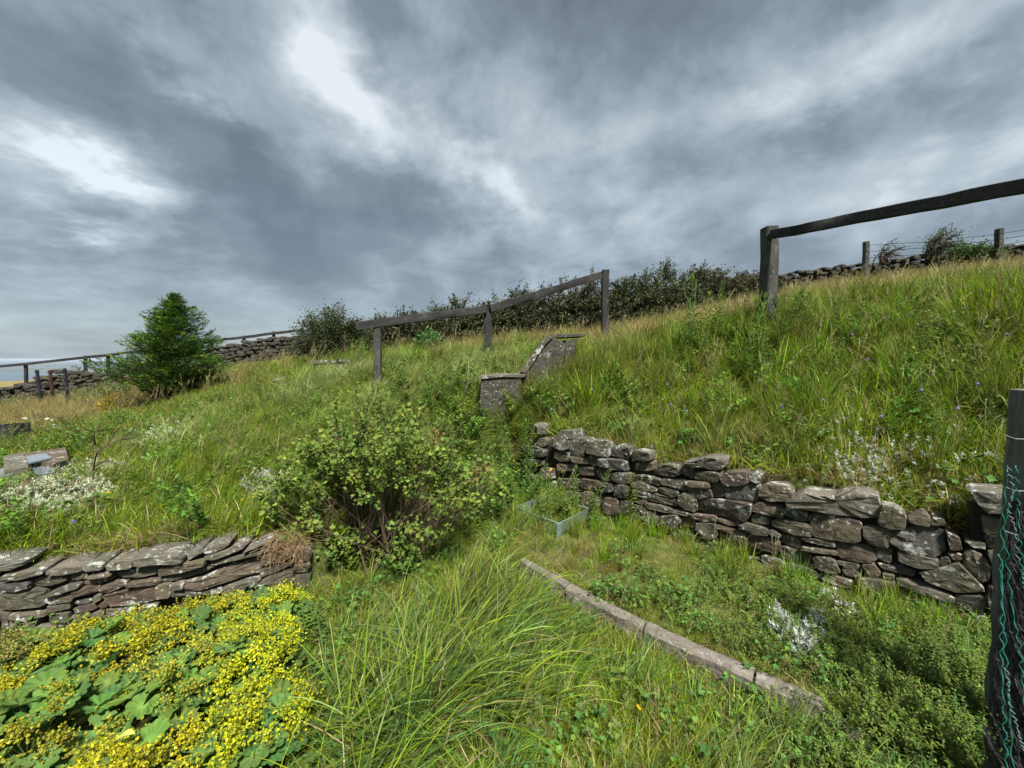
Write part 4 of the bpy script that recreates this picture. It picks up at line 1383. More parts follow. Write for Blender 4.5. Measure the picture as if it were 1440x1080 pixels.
def currant():
    r_ = np.random.default_rng(11)
    c = np.array([-0.98, 2.93, 0.06])
    o = thing('currant_bush', c, 'large leafy bush with brown canes growing beside the end of the left wall', 'bush')
    st, lf = MB(), MB()
    ends = []
    for i in range(120):
        bx, by = r_.normal(0, 0.17), r_.normal(0, 0.10)
        fx = r_.uniform(-0.80, 0.86)
        fy = r_.uniform(-0.42, 0.5)
        hgt = 1.06 * (1 - 0.42 * (fx / 0.9) ** 2 - 0.15 * (fy / 0.5) ** 2) * (r_.uniform(0.72, 1.03) if i % 5 else r_.uniform(1.0, 1.16))
        start = c + np.array([bx, by, -0.05])
        end = c + np.array([fx, fy, hgt])
        ctl = start * 0.45 + end * 0.55
        ctl[2] = c[2] + hgt * r_.uniform(0.45, 0.7)
        t = np.linspace(0, 1, 9)[:, None]
        path = (1 - t) ** 2 * start + 2 * t * (1 - t) * ctl + t * t * end + r_.normal(0, 0.010, (9, 3)) * t
        tube(st, path, np.linspace(0.0062, 0.002, 9), 4)
        for k in range(5):
            q = r_.uniform(0.35, 1)
            s0 = np.array([np.interp(q, t[:, 0], path[:, j]) for j in range(3)])
            dv = unit(unit(path[-1] - path[-4]) + r_.normal(0, 0.6, 3) + np.array([0, -0.1, 0.2])) * r_.uniform(0.08, 0.22)
            tube(st, [s0, s0 + dv * 0.5 + r_.normal(0, 0.006, 3), s0 + dv], [0.0026, 0.002, 0.0012], 3)
            dead = fx > 0.28 and r_.random() < 0.55
            if q > 0.6 and not dead:
                m = r_.integers(18, 32)
                u = r_.uniform(0.1, 1.1, (m, 1))
                P = s0 + dv * u + r_.normal(0, 0.022, (m, 3))
                D = r_.normal(0, 0.8, (m, 3)) + unit(dv) + np.array([0, -0.15, 0.1])
                base = (0.125, 0.19, 0.032) if r_.random() < 0.6 else (0.085, 0.15, 0.03)
                if r_.random() < 0.02:
                    base = (0.16, 0.12, 0.04)
                lobed_leaf_cloud(lf, P, D, r_.normal(0, 0.45, (m, 3)) + np.array([0, -0.3, 1.0]), r_.uniform(0.020, 0.040, m), cols(base, m, 0.2, r_), r_)
        ends.append(end)
    # low leafy shoots at the foot, and drooping dead roots over the wall end
    for i in range(40):
        s0 = c + np.array([r_.uniform(-0.45, 0.5), r_.uniform(-0.28, -0.08), r_.uniform(0.05, 0.38)])
        m = 11
        lobed_leaf_cloud(lf, s0 + r_.normal(0, 0.03, (m, 3)), r_.normal(0, 1, (m, 3)) + np.array([0, -0.4, 0.4]), r_.normal(0, 0.4, (m, 3)) + np.array([0, -0.3, 1.0]),
                         r_.uniform(0.022, 0.042, m), cols((0.11, 0.175, 0.035), m, 0.2, r_), r_)
    part('canes', st, M['cane'], o)
    part('leaves', lf, M['leaf'], o, kind='stuff')
    return o


currant()
# tangle of dead roots at the end of the left wall
r_ = np.random.default_rng(4)
mb = MB()
for i in range(150):
    p = on_wall(r_.uniform(375, 430), r_.uniform(745, 775), LW0 - LWn * 0.05, LWn)
    q = p + np.array([r_.normal(0, 0.06), r_.normal(0, 0.03) - 0.02, -r_.uniform(0.0, 0.16)])
    m_ = (p + q) / 2 + r_.normal(0, 0.03, 3)
    tube(mb, [p, m_, q], 0.0014, 3)
o = part('dead_roots', mb, plain_mat('dry_root', (0.24, 0.155, 0.075), 0.9, 0.5, 50), None, kind='stuff')
tag(o, 'tangle of dry orange-brown roots hanging over the end of the left wall', 'roots')


# ------------------------------------------------------------------ broad-leaved plants with yellow froth (left foreground)
def mantle_leaf_mesh(seed, col=(0.085, 0.15, 0.045)):
    r_ = np.random.default_rng(seed)
    mb = MB()
    nl = 9
    K = nl * 4
    th = np.linspace(R(18), R(342), K + 1)
    out, mid = [], []
    for i, t in enumerate(th):
        ph = (i % 4) / 4.0
        lob = 0.80 + 0.20 * math.sin(math.pi * ph) ** 0.7
        rr = 0.5 * lob * (1 + r_.normal(0, 0.02))
        plt = 0.030 * math.cos(2 * math.pi * (i / 4.0))
        out.append((-math.cos(t) * rr, math.sin(t) * rr, 0.14 * (rr * 2) ** 2 + plt + r_.normal(0, 0.006)))
        mid.append((-math.cos(t) * rr * 0.5, math.sin(t) * rr * 0.5, 0.03 + plt * 0.8))
    V = [(0, 0, 0)] + mid + out
    f = []
    n = len(mid)
    for i in range(n - 1):
        f += [(0, 1 + i + 1, 1 + i), (1 + i, 2 + i, 1 + n + i), (2 + i, 2 + n + i, 1 + n + i)]
    C = np.tile(col, (len(V), 1)) * r_.uniform(0.85, 1.15, (len(V), 1))
    C[0] *= 1.5
    mb.add(V, f, C)
    return mb.mesh('leaf', M['leaf'], True)


LEAFM = [mantle_leaf_mesh(i, c) for i, c in enumerate([(0.070, 0.130, 0.028), (0.052, 0.105, 0.028), (0.095, 0.155, 0.028), (0.08, 0.14, 0.035)])]


def mantle(x, y, rad, hgt, label, seed, nleaf=26, nfl=46, fl=(0.34, 0.33, 0.025)):
    r_ = np.random.default_rng(seed)
    z0 = h1(x, y)
    c = np.array([x, y, z0])
    o = thing('lady_mantle_plant', c, label, 'flowering plant', 'lady mantle plants below the left wall')
    st, flw = MB(), MB()
    for i in range(nleaf):
        a = i * 2.4 + r_.uniform(-0.3, 0.3)
        rr = rad * math.sqrt((i + 0.5) / nleaf) * r_.uniform(0.9, 1.1)
        p = np.array([x + math.cos(a) * rr, y + math.sin(a) * rr, 0])
        p[2] = max(z0, h1(p[0], p[1])) + hgt * (1.08 - 0.55 * (rr / rad) ** 2) * r_.uniform(0.75, 1.05)
        lo = link(bpy.data.objects.new('leaf', LEAFM[r_.integers(0, 4)]))
        s = r_.uniform(0.08, 0.15)
        lo.scale = (s, s, s)
        lo.rotation_euler = (r_.normal(0, 0.28) + 0.15, r_.normal(0, 0.28) + 0.25 * (rr / rad), a)
        lo.parent = o
        lo.location = tuple(p - c)
        tube(st, [c + np.array([r_.normal(0, .02), r_.normal(0, .02), 0]), (c + p) / 2 + np.array([0, 0, hgt * 0.25]), p], [0.0025, 0.002, 0.0018], 3, (0.1, 0.13, 0.04))
    for i in range(nfl):
        a = r_.uniform(0, 2 * math.pi)
        rr = rad * math.sqrt(r_.random()) * 1.02
        q = np.array([x + math.cos(a) * rr + 0.03, y + math.sin(a) * rr, 0])
        q[2] = z0 + hgt * (1.22 - 0.42 * (rr / rad) ** 2) * r_.uniform(0.82, 1.12)
        tube(st, [c, (c + q) / 2 + np.array([0, 0, hgt * 0.3]), q], [0.002, 0.0016, 0.001], 3, (0.12, 0.15, 0.04))
        m = int(r_.integers(55, 95))
        P = q + r_.normal(0, 1, (m, 3)) * np.array([0.024, 0.024, 0.018])
        D = r_.normal(0, 1, (m, 3)) + np.array([0, 0, 0.8])
        C = cols(np.array(fl) * r_.uniform(0.8, 1.15), m, 0.18, r_, 0.06)
        k = r_.random((m, 1)) < 0.16
        C = np.where(k, cols((0.13, 0.18, 0.03), m, 0.2, r_), C)
        L_ = r_.uniform(0.008, 0.0145, m)
        flw.add(*leaves(P, D, r_.normal(0, 1, (m, 3)), L_, L_ * 0.95, C, fold=0.3, pos=0.5))
        flw.add(*leaves(P, np.cross(D, r_.normal(0, 1, (m, 3))), D, L_, L_ * 0.9, C, fold=0.3, pos=0.5))
    part('stems', st, M['stemgreen'], o)
    part('flowers', flw, M['petal'], o, kind='stuff')


for i, (x, y, rad, hgt, nl, nf, fl, lab) in enumerate([
        (-2.45, 1.70, 0.30, 0.19, 40, 22, (0.24, 0.22, 0.05), 'dull yellow flowering clump at the left edge below the wall'),
        (-2.08, 1.80, 0.28, 0.22, 36, 34, (0.37, 0.355, 0.012), 'yellow flowering clump rising highest against the left end of the slab wall'),
        (-1.72, 2.02, 0.25, 0.20, 38, 28, (0.37, 0.355, 0.012), 'yellow flowering clump pressed against the middle of the slab wall'),
        (-1.40, 2.10, 0.20, 0.20, 36, 26, (0.38, 0.40, 0.012), 'acid yellow clump nearest the bush at the right end of the bed'),
        (-1.90, 1.42, 0.28, 0.25, 40, 16, (0.33, 0.32, 0.02), 'broad green leafy clump with few flowers at the lower left corner'),
        (-1.48, 1.62, 0.25, 0.22, 40, 16, (0.30, 0.30, 0.03), 'leafy green clump in the middle of the yellow-flowered bed'),
        (-1.24, 1.76, 0.21, 0.25, 34, 32, (0.40, 0.42, 0.012), 'bright yellow clump at the right side of the bed beside long grass'),
        (-1.27, 1.20, 0.22, 0.24, 34, 34, (0.40, 0.38, 0.012), 'golden clump at the bottom edge holding a large pale yellow leaf'),
        (-1.03, 1.44, 0.18, 0.22, 26, 26, (0.38, 0.40, 0.012), 'small yellow clump closest to the arching long grass'),
        (-1.65, 1.10, 0.26, 0.22, 34, 14, (0.24, 0.235, 0.03), 'dark leafy clump at the bottom left corner')]):
    mantle(x, y, rad, hgt, lab, 100 + i, nl, nf, fl)

mb = MB()
p = at(172, 1046, 1.25)
lv = mantle_leaf_mesh(3)
th = np.linspace(0, 1, 7)
V, f = [], []
for i, t in enumerate(th):
    w_ = 0.020 * math.sin(math.pi * min(1, t * 0.9 + 0.08)) ** 0.8 * (1 - t * 0.3)
    x_, z_ = -0.03 + 0.075 * t, 0.02 * math.sin(t * 2.6)
    V += [(p[0] + x_, p[1] - w_, p[2] + z_ + 0.008 + 0.02 * t), (p[0] + x_, p[1], p[2] + z_ + 0.02 * t), (p[0] + x_, p[1] + w_, p[2] + z_ + 0.008 + 0.02 * t)]
for i in range(6):
    for k in range(2):
        a = i * 3 + k
        f += [(a, a + 3, a + 4), (a, a + 4, a + 1)]
mb.add(V, f, (0.42, 0.48, 0.12))
o = part('fallen_leaf', mb, M['leaf'], None, True)
tag(o, 'large pale yellow-green leaf lying on the golden flowers at the bottom left', 'leaf')


# ------------------------------------------------------------------ silver-leaved cushions
def silver_patch(label, pts, n, seed, hh=0.06, big=0.016, col=(0.38, 0.41, 0.34), spread=(0.2, 0.12), dead=0.15):
    r_ = np.random.default_rng(seed)
    C0 = np.mean([hit(px, py) for px, py in pts], 0)
    o = thing('silver_leaf_plant', C0, label, 'silver-leaved plant', 'silver-leaved cushion plants')
    lf = MB()
    cents = [hit(px, py) for px, py in pts]
    for i in range(n):
        c = cents[r_.integers(0, len(cents))]
        x, y = c[0] + r_.normal(0, spread[0]), c[1] + r_.normal(0, spread[1])
        z = h1(x, y)
        s = np.array([x, y, z + hh * r_.uniform(0.35, 1.25)])
        ax = unit(r_.normal(0, 0.35, 3) + np.array([0, -0.15, 1.0]))
        m = 14
        u = r_.uniform(0, 1, m)
        th = np.arange(m) * 2.4
        e1 = unit(np.cross(ax, [1, 0.2, 0.1]))
        e2 = np.cross(ax, e1)
        rad = e1 * np.cos(th)[:, None] + e2 * np.sin(th)[:, None]
        P = s - ax * 0.02 + ax * (u * 0.035)[:, None]
        D = rad + ax * (0.2 + u * 1.1)[:, None]
        base = col if r_.random() > dead else (0.22, 0.15, 0.08)
        lf.add(*leaves(P, D, ax + r_.normal(0, 0.2, (m, 3)), big * r_.uniform(0.8, 1.5, m), big * 0.32, cols(base, m, 0.13, r_, 0.03), fold=0.15))
    part('leaves', lf, M['silver'], o, kind='stuff')


silver_patch('broad silvery white cushion plant spreading over the left bank above the wall', [(20, 712), (60, 700), (100, 695), (140, 700), (110, 725), (60, 728), (130, 680), (150, 668), (90, 680)], 1300, 1, hh=0.11, big=0.02, spread=(0.12, 0.09), col=(0.41, 0.45, 0.31))
silver_patch('silver cushion plant at the left edge of the big bush', [(360, 708), (385, 712), (375, 690), (400, 700)], 260, 2, hh=0.16, spread=(0.06, 0.05))
silver_patch('silver plant cluster with brown dead stems on the bank above the long pale capstone', [(1180, 650), (1215, 655), (1240, 660), (1200, 680), (1170, 690), (1225, 690), (1160, 600), (1110, 590), (1190, 640), (1225, 670)], 300, 3, hh=0.09, big=0.021, spread=(0.10, 0.09), dead=0.25)
silver_patch('bright white-leaved plant in the grass strip below the stone wall', [(1098, 885), (1110, 900), (1125, 915), (1140, 905), (1130, 930), (1150, 890), (1108, 915)], 120, 4, hh=0.09, big=0.020, spread=(0.035, 0.035), col=(0.46, 0.50, 0.45), dead=0.05)
silver_patch('small white sprig at the foot of the wall above the bright white plant', [(1168, 855), (1178, 870), (1195, 878)], 12, 5, hh=0.10, big=0.019, spread=(0.02, 0.02), col=(0.44, 0.48, 0.43), dead=0)
silver_patch('scattered silver sprigs in the grass above the right end of the wall', [(1300, 690), (1330, 700), (1290, 660), (1350, 670), (1310, 640)], 70, 6, hh=0.13, big=0.019, spread=(0.14, 0.10), col=(0.33, 0.38, 0.30))
silver_patch('pale flowering sprigs high on the left bank among bright grass', [(225, 632), (240, 628), (232, 640)], 150, 8, hh=0.22, big=0.018, spread=(0.14, 0.10), col=(0.34, 0.38, 0.25), dead=0.1)


# ------------------------------------------------------------------ willowherb: leafy upright stems
def willowherb_meshes(seed, hgt, nlv, leafL, col):
    r_ = np.random.default_rng(seed)
    st, lf = MB(), MB()
    bend = r_.normal(0, 0.06, 2)
    t = np.linspace(0, 1, 7)
    path = np.stack([bend[0] * t ** 2 + 0.04 * t ** 2, bend[1] * t ** 2, hgt * t], 1)
    tube(st, path, np.linspace(0.0045, 0.002, 7), 4, (0.13, 0.15, 0.05))
    u = np.concatenate([np.linspace(0.12, 0.95, nlv), np.linspace(0.93, 1.0, 16)])
    m = len(u)
    th = np.arange(m) * 2.4
    P = np.stack([np.interp(u, t, path[:, k]) for k in range(3)], 1)
    D = np.stack([np.cos(th), np.sin(th), 0.35 + 1.6 * np.clip(u - 0.7, 0, 1) * 3], 1) + r_.normal(0, 0.12, (m, 3))
    Ls = leafL * (0.55 + 0.6 * np.sin(np.pi * np.clip(u, 0, 1) ** 0.8)) * r_.uniform(0.85, 1.1, m)
    Ls = np.where(u > 0.93, leafL * 0.55, Ls)
    C = cols(col, m, 0.12, r_, 0.06)
    C = C * (1 + 0.55 * np.clip(u - 0.8, 0, 1) * 5)[:, None] * np.array([1.1, 1.0, 0.7])
    lf.add(*leaves(P, D, np.tile([0, 0, 1.0], (m, 1)), Ls, Ls * 0.2, C, fold=0.2, droop=0.10))
    return st.mesh('stem', M['stemgreen'], True), lf.mesh('leaves', M['leaf'])


WH = [willowherb_meshes(200 + i, 0.5, 58, 0.075, ((0.07, 0.13, 0.035), (0.085, 0.15, 0.03), (0.06, 0.115, 0.04))[i % 3]) for i in range(5)]


def willow(p, hgt, label, seed, group='willowherb stems'):
    r_ = random.Random(seed)
    st, lf = WH[seed % 5]
    o = thing('willowherb', p, label, 'plant', group)
    o.rotation_euler = (0, r_.uniform(0, 0.12), 0)
    o.scale = (hgt / 0.5 * 0.5 + 0.5,) * 2 + (hgt / 0.5,)
    for nm, me in (('stem', st), ('leaves', lf)):
        c = link(bpy.data.objects.new(nm, me))
        c.parent = o
        c.rotation_euler = (0, 0, r_.uniform(0, 6.28))
    return o


ORD = ['first', 'second', 'third', 'fourth', 'fifth', 'sixth', 'seventh', 'eighth', 'ninth', 'tenth', 'eleventh', 'twelfth', 'thirteenth', 'fourteenth', 'fifteenth', 'sixteenth',
       'seventeenth', 'eighteenth', 'nineteenth', 'twentieth', 'twenty-first', 'twenty-second']


def nth(px, row):
    return ORD[sorted(row).index(px)] + ' from the left of the '


def willow_px(px, ptop, pbase, label, seed, group='willowherb stems', Y=None):
    p = hit(px, pbase)
    if Y:
        p[1] = Y
        p[0] = at(px, pbase, Y)[0]
        p[2] = h1(p[0], Y)
    top = at(px, ptop, p[1])
    willow(p, max(0.15, top[2] - p[2]), label, seed, group)


willow_px(884, 662, 742, 'tall willowherb with a bright lime tip alone in front of the curved wall', 1, None)
willow_px(826, 660, 735, 'willowherb in front of the curved wall, right of the plastic tray', 2, None)
willow_px(806, 659, 738, 'willowherb in front of the curved wall just behind the plastic tray', 3, None)
willow_px(838, 690, 740, 'short willowherb at the wall foot beside two taller stems', 4, None)
willow_px(768, 672, 745, 'willowherb growing inside the plastic tray at its left', 3, None)
willow_px(786, 668, 742, 'willowherb growing inside the plastic tray behind its corner', 1, None)
k = 0
THK = ((650, 590, 650), (668, 575, 640), (683, 600, 665), (700, 585, 650), (716, 600, 680), (732, 592, 690), (690, 630, 700), (672, 655, 720), (708, 640, 720), (648, 640, 690),
                   (740, 620, 700), (725, 650, 725), (660, 620, 690), (703, 665, 740), (636, 600, 640), (755, 610, 640), (678, 690, 745), (745, 650, 720))
for px, pt, pb in THK:
    willow_px(px, pt, pb, nth(px, [t[0] for t in THK]) + 'willowherb stems between bush and wall', 10 + k, 'willowherb thicket')
    k += 1
for i, (px, pt, pb) in enumerate(((640, 507, 560), (625, 500, 545), (655, 520, 575), (632, 530, 590), (615, 525, 575))):
    willow_px(px, pt, pb, nth(px, [640, 625, 655, 632, 615]) + 'bright leafy stems left of the step wall', 40 + i, 'leafy stems left of the step wall')
for i, (px, pt, pb, Y) in enumerate(((972, 390, 460, 4.9), (985, 410, 470, 4.7), (1002, 402, 462, 5.0), (962, 425, 480, 4.7), (1012, 418, 470, 4.8), (1068, 415, 470, 4.3), (1078, 422, 480, 4.2), (1098, 410, 470, 4.2), (1133, 412, 465, 4.2), (1050, 430, 490, 4.1))):
    willow_px(px, pt, pb, nth(px, [972, 985, 1002, 962, 1012, 1068, 1078, 1098, 1133, 1050]) + 'leafy stems at the crest near the gatepost', 50 + i, 'leafy stems at the crest near the gatepost', Y)
for i, (px, pt, pb) in enumerate(((1290, 515, 600), (1270, 540, 610), (1345, 520, 590), (1310, 560, 640), (1250, 560, 630), (1380, 540, 600), (1275, 500, 560), (1400, 560, 620), (1240, 440, 490), (1330, 440, 500))):
    willow_px(px, pt, pb, nth(px, [1290, 1270, 1345, 1310, 1250, 1380, 1275, 1400, 1240, 1330]) + 'leafy stems on the right bank above the wall', 70 + i, 'leafy stems on the right bank')
# feathery sprig near the right end of the wall
for i, (px, pt, pb) in enumerate(((1343, 868, 960), (1362, 905, 975), (1325, 890, 960), (1300, 925, 985))):
    willow_px(px, pt, pb, nth(px, [1343, 1362, 1325, 1300]) + 'green sprigs at the right end of the wall foot', 90 + i, 'green sprigs at the wall foot')
for i, (px, pt, pb) in enumerate(((440, 840, 900), (430, 858, 920), (452, 865, 925))):
    willow_px(px, pt, pb, nth(px, [440, 430, 452]) + 'green sprigs right of the yellow-flowered bed', 95 + i, 'leafy sprigs beside the yellow-flowered bed')


# ------------------------------------------------------------------ small flowers
def daisy_mesh(pc, cc, n=9, s=0.02):
    mb = MB()
    th = np.arange(n) * 2 * math.pi / n
    D = np.stack([np.cos(th), np.sin(th), 0.12 + 0 * th], 1)
    mb.add(*leaves(np.zeros((n, 3)), D, np.tile([0, 0, 1.0], (n, 1)), s, s * 0.55, pc, fold=0.02, pos=0.6))
    D2 = D * 0.3
    mb.add(*leaves(np.tile([0, 0, 0.002], (n, 1)), D, np.tile([0, 0, 1.0], (n, 1)), s * 0.35, s * 0.3, cc, fold=0.1, pos=0.6))
    return mb.mesh('petals', M['petal'])


def bell_mesh():
    mb = MB()
    n = 5
    V, f = [(0, 0, 0.012)], []
    for r_, z in ((0.006, 0.008), (0.007, 0.0), (0.013, -0.008)):
        for i in range(10):
            a = i * math.pi / 5
            k = 1.0 if (i % 2 == 0 or z > -0.005) else 0.62
            V.append((math.cos(a) * r_ * k, math.sin(a) * r_ * k, z * (1 if k == 1 else 0.6)))
    for i in range(10):
        f.append((0, 1 + i, 1 + (i + 1) % 10))
        for r0 in (1, 11):
            a, b = r0 + i, r0 + (i + 1) % 10
            f += [(a, a + 10, b), (b, a + 10, b + 10)]
    mb.add(V, f, (0.17, 0.17, 0.36))
    return mb.mesh('bell', M['petal'])


def stalk_mesh(h):
    mb = MB()
    tube(mb, [(0, 0, 0), (0.01, 0, h * 0.5), (0, 0, h)], [0.0015, 0.0013, 0.001], 3)
    return mb.mesh('stalk', M['stemgreen'])


ST = stalk_mesh(0.3)
DA = daisy_mesh((0.5, 0.5, 0.46), (0.5, 0.36, 0.03), s=0.045)
YE = daisy_mesh((0.62, 0.46, 0.01), (0.55, 0.36, 0.01), s=0.02)
BE = bell_mesh()


def flower(name, px, py, me, label, cat, group, up=0.25, tilt=(0.5, 0), scale=1.0, Y=None):
    if Y:
        p = at(px, py, Y)
        zg = h1(p[0], p[1])
    else:
        g_ = hit(px, py + 3)
        r0 = ray(px, py)
        # come forward along the sight line until the head stands `up` above the turf
        tt = g_[1] / r0[1]
        for _ in range(60):
            q = r0 * tt
            if CAMZ + q[2] - h1(q[0], q[1]) > up:
                break
            tt *= 0.985
        p = np.array([q[0], q[1], CAMZ + q[2]])
        zg = h1(p[0], p[1])
    o = thing(name, (p[0], p[1], zg), label, cat, group)
    hd_ = link(bpy.data.objects.new('flower_head', me))
    hd_.parent = o
    hd_.location = (0, 0, p[2] - zg)
    hd_.rotation_euler = (tilt[0] + random.gauss(0, 0.2), tilt[1] + random.gauss(0, 0.25), random.uniform(0, 6))
    hd_.scale = (scale,) * 3
    s_ = link(bpy.data.objects.new('stalk', ST))
    s_.parent = o
    s_.scale = (1, 1, max(0.05, (p[2] - zg)) / 0.3)
    return o


HB = ((1154, 458), (1198, 470), (962, 470), (965, 578), (833, 548), (938, 540), (943, 568), (1158, 562), (1100, 572), (1347, 574), (1296, 548), (1220, 505), (775, 575), (1357, 432),
               (1308, 378), (1416, 470), (1375, 540), (884, 469), (1068, 535), (1240, 585), (103, 733), (916, 628))
for px, py in HB:
    flower('harebell', px, py, BE, nth(px, [t[0] for t in HB]) + 'lilac-blue bell flowers in the long grass', 'flower', 'harebells in the long grass', scale=1.05, up=0.27)
for px, py in ((775, 660), (791, 663)):
    flower('ragwort', px, py, YE, ('bright yellow flower in front of the curved wall, left of its pair', 'bright yellow flower in front of the curved wall, right of its pair')[px > 780], 'flower', None, scale=1.0, up=0.35, tilt=(0.7, 0))
flower('hawkbit', 898, 995, YE, 'single yellow flower low in the foreground grass', 'flower', None, scale=0.7, up=0.08, tilt=(0.4, 0))
flower('hawkbit', 1341, 669, YE, 'single yellow flower near the top of the right end of the wall', 'flower', None, scale=0.55, up=0.15, tilt=(0.5, 0))
YB = ((345, 697), (340, 703), (350, 701), (336, 676), (161, 700), (152, 693), (356, 706))
for px, py in YB:
    flower('yellow_leaf_flower', px, py, YE, nth(px, [t[0] for t in YB]) + 'yellow blooms above the left wall', 'flower', 'yellow blooms above the left wall', scale=0.9, up=0.12, tilt=(0.5, 0))
for i in range(34):
    px, py = random.gauss(55, 26), random.uniform(588, 612)
    flower('daisy', px, py, DA, 'white daisy in the golden grass behind the slate steps', 'flower', 'white daisies at far left', scale=0.8, Y=random.uniform(5.9, 7.2))


# ------------------------------------------------------------------ plastic tray with a clear wall by the stone wall
mG, T = new_mat('clear_plastic')
bs = T.node('ShaderNodeBsdfPrincipled')
bs.inputs['Base Color'].default_value = (0.78, 0.88, 0.87, 1)
bs.inputs['Roughness'].default_value = 0.25
bs.inputs['Transmission Weight'].default_value = 0.0
tp = T.node('ShaderNodeBsdfTransparent')
tp.inputs[0].default_value = (0.88, 0.94, 0.93, 1)
mx = T.node('ShaderNodeMixShader')
mx.inputs[0].default_value = 0.05
T.l.new(tp.outputs[0], mx.inputs[1])
T.l.new(bs.outputs[0], mx.inputs[2])
ou = T.node('ShaderNodeOutputMaterial')
T.l.new(mx.outputs[0], ou.inputs[0])
M['rim'] = plain_mat('pale_blue_plastic', (0.12, 0.18, 0.175), 0.45, 0.4, 60, spec=0.4)
zt = 0.24
A, B, C_, D_ = on_z(725, 713, zt), on_z(786, 736, zt), on_z(828, 715, zt), on_z(760, 700, zt)
tray = thing('plastic_tray', (A + B) / 2 - np.array([0, 0, 0.25]), 'clear plastic tray with a pale rim sunk in grass at the foot of the wall', 'plastic tray')
corners = [A, B, C_, A + (C_ - B)]
for i in range(4):
    p, q = corners[i], corners[(i + 1) % 4]
    mb = MB()
    tube(mb, [p, (p + q) / 2 + np.array([0, 0, -0.004]), q], 0.0042, 6)
    part('rim', mb, M['rim'], tray, True)
    if i == 2:
        continue
    mb = MB()
    dn = np.array([0, 0, -0.10])
    inn = ((A + C_) / 2 - (p + q) / 2) * 0.04
    V = [p, q, q + dn + inn, p + dn + inn]
    nn = unit(np.cross(q - p, dn)) * 0.002
    mb.add(np.array(V + [v + nn for v in V]), [(0, 1, 2), (0, 2, 3), (4, 6, 5), (4, 7, 6), (0, 4, 5), (0, 5, 1), (1, 5, 6), (1, 6, 2), (3, 2, 6), (3, 6, 7), (0, 3, 7), (0, 7, 4)])
    part('side_panel', mb, mG, tray)
mb = MB()
cn = B + np.array([0, 0.01, 0])
beam(mb, cn + np.array([0.0, -0.012, -0.002]), cn + np.array([0.0, 0, -0.2]), 0.042, 0.02, segs=4, jit=0.001, up=(0, 1, 0))
part('corner_post', mb, M['rim'], tray, True, 35)

# ------------------------------------------------------------------ near post with netting at the right edge
post_o = thing('timber_post', (1.80, 1.40, 0.1), 'thick grey split post at the right edge beside the end of the wall', 'fence post')
pt = at(1469, 549, 1.40)
pb_ = np.array([pt[0] + 0.03, 1.42, -0.1])
beam_obj('shaft', pb_, pt, 0.125, 0.13, wood_mat('grey_split_wood', (0.04, 0.04, 0.038), (0.17, 0.168, 0.16), 0.15), post_o, segs=16, jit=0.004, ch=0.16)
mb = MB()
for z0_, z1_, xo in ((1.36, 1.22, -0.071), (1.1, 0.85, -0.072)):
    tube(mb, [(pt[0] + xo, 1.36, z0_ + 0.03), (pt[0] + xo - 0.004, 1.35, (z0_ + z1_) / 2), (pt[0] + xo + 0.004, 1.36, z1_)], [0.006, 0.016, 0.006], 6)
part('bark_strip', mb, M['bark'], post_o, True)
net = thing('net_bundle', (1.70, 1.36, 0.05), 'black garden netting bunched and hanging down the near post', 'netting')
M['net'] = plain_mat('black_net', (0.006, 0.006, 0.007), 0.7, 0.3, 60)
r_ = np.random.default_rng(9)
# gathered folds of netting
mb = MB()
nz, nc = 34, 26
V = []
for i in range(nz):
    t = i / (nz - 1)
    z = 1.10 - 1.15 * t
    wdt = 0.05 + 0.03 * t ** 0.7
    for j in range(nc):
        u = j / (nc - 1)
        x = 1.832 - 0.03 - 0.225 * t - wdt * (1 - u) * 0.62 + 0.05 * u
        y = 1.325 - 0.18 * t + 0.02 * math.sin(u * 22 + t * 3) * (0.4 + t) - 0.10 * t * math.sin(u * math.pi)
        V.append((x + r_.normal(0, 0.003), y + r_.normal(0, 0.004), z + r_.normal(0, 0.004)))
V = np.array(V)
for i in range(nz - 1):
    for j in range(nc - 1):
        a = i * nc + j
        for b in (a + nc + 1, a + nc, a + 1):
            if r_.random() < 0.93:
                s_ = V[b] - V[a]
                S1 = unit(np.cross(s_, [0, 1, 0])) * 0.0016
                mb.add([V[a] - S1, V[a] + S1, V[b] + S1, V[b] - S1], [(0, 1, 2), (0, 2, 3)])
part('mesh_folds', mb, M['net'], net, kind='stuff')
mb = MB()
f = []
V2 = V + np.array([0.0, 0.012, 0])
for i in range(nz - 1):
    for j in range(nc - 1):
        a = i * nc + j
        f += [(a, a + 1, a + nc + 1), (a, a + nc + 1, a + nc)]
mb.add(V2, f)
mN, T = new_mat('shade_net')
pN = T.node('ShaderNodeTexCoord').outputs['Object']
vb = T.node('ShaderNodeTexVoronoi', feature='DISTANCE_TO_EDGE')
vb.inputs['Scale'].default_value = 70
T.put(vb.inputs['Vector'], pN)
hole = T.m('GREATER_THAN', vb.outputs[0], 0.22)
bs = T.node('ShaderNodeBsdfPrincipled')
bs.inputs['Base Color'].default_value = (0.008, 0.008, 0.009, 1)
bs.inputs['Roughness'].default_value = 0.6
tp = T.node('ShaderNodeBsdfTransparent')
mx = T.node('ShaderNodeMixShader')
T.l.new(T.m('MULTIPLY', hole, 0.6), mx.inputs[0])
T.l.new(bs.outputs[0], mx.inputs[1])
T.l.new(tp.outputs[0], mx.inputs[2])
ou = T.node('ShaderNodeOutputMaterial')
T.l.new(mx.outputs[0], ou.inputs[0])
part('backing_fold', mb, mN, net)
M['twine'] = plain_mat('teal_twine', (0.008, 0.13, 0.095), 0.5, 0.4, 120)
M['twine_pale'] = plain_mat('faded_twine', (0.10, 0.15, 0.16), 0.6, 0.4, 120)
tw = thing('twine', (1.70, 1.27, 0.0), 'wavy turquoise twine strands threaded down the black netting', 'twine')
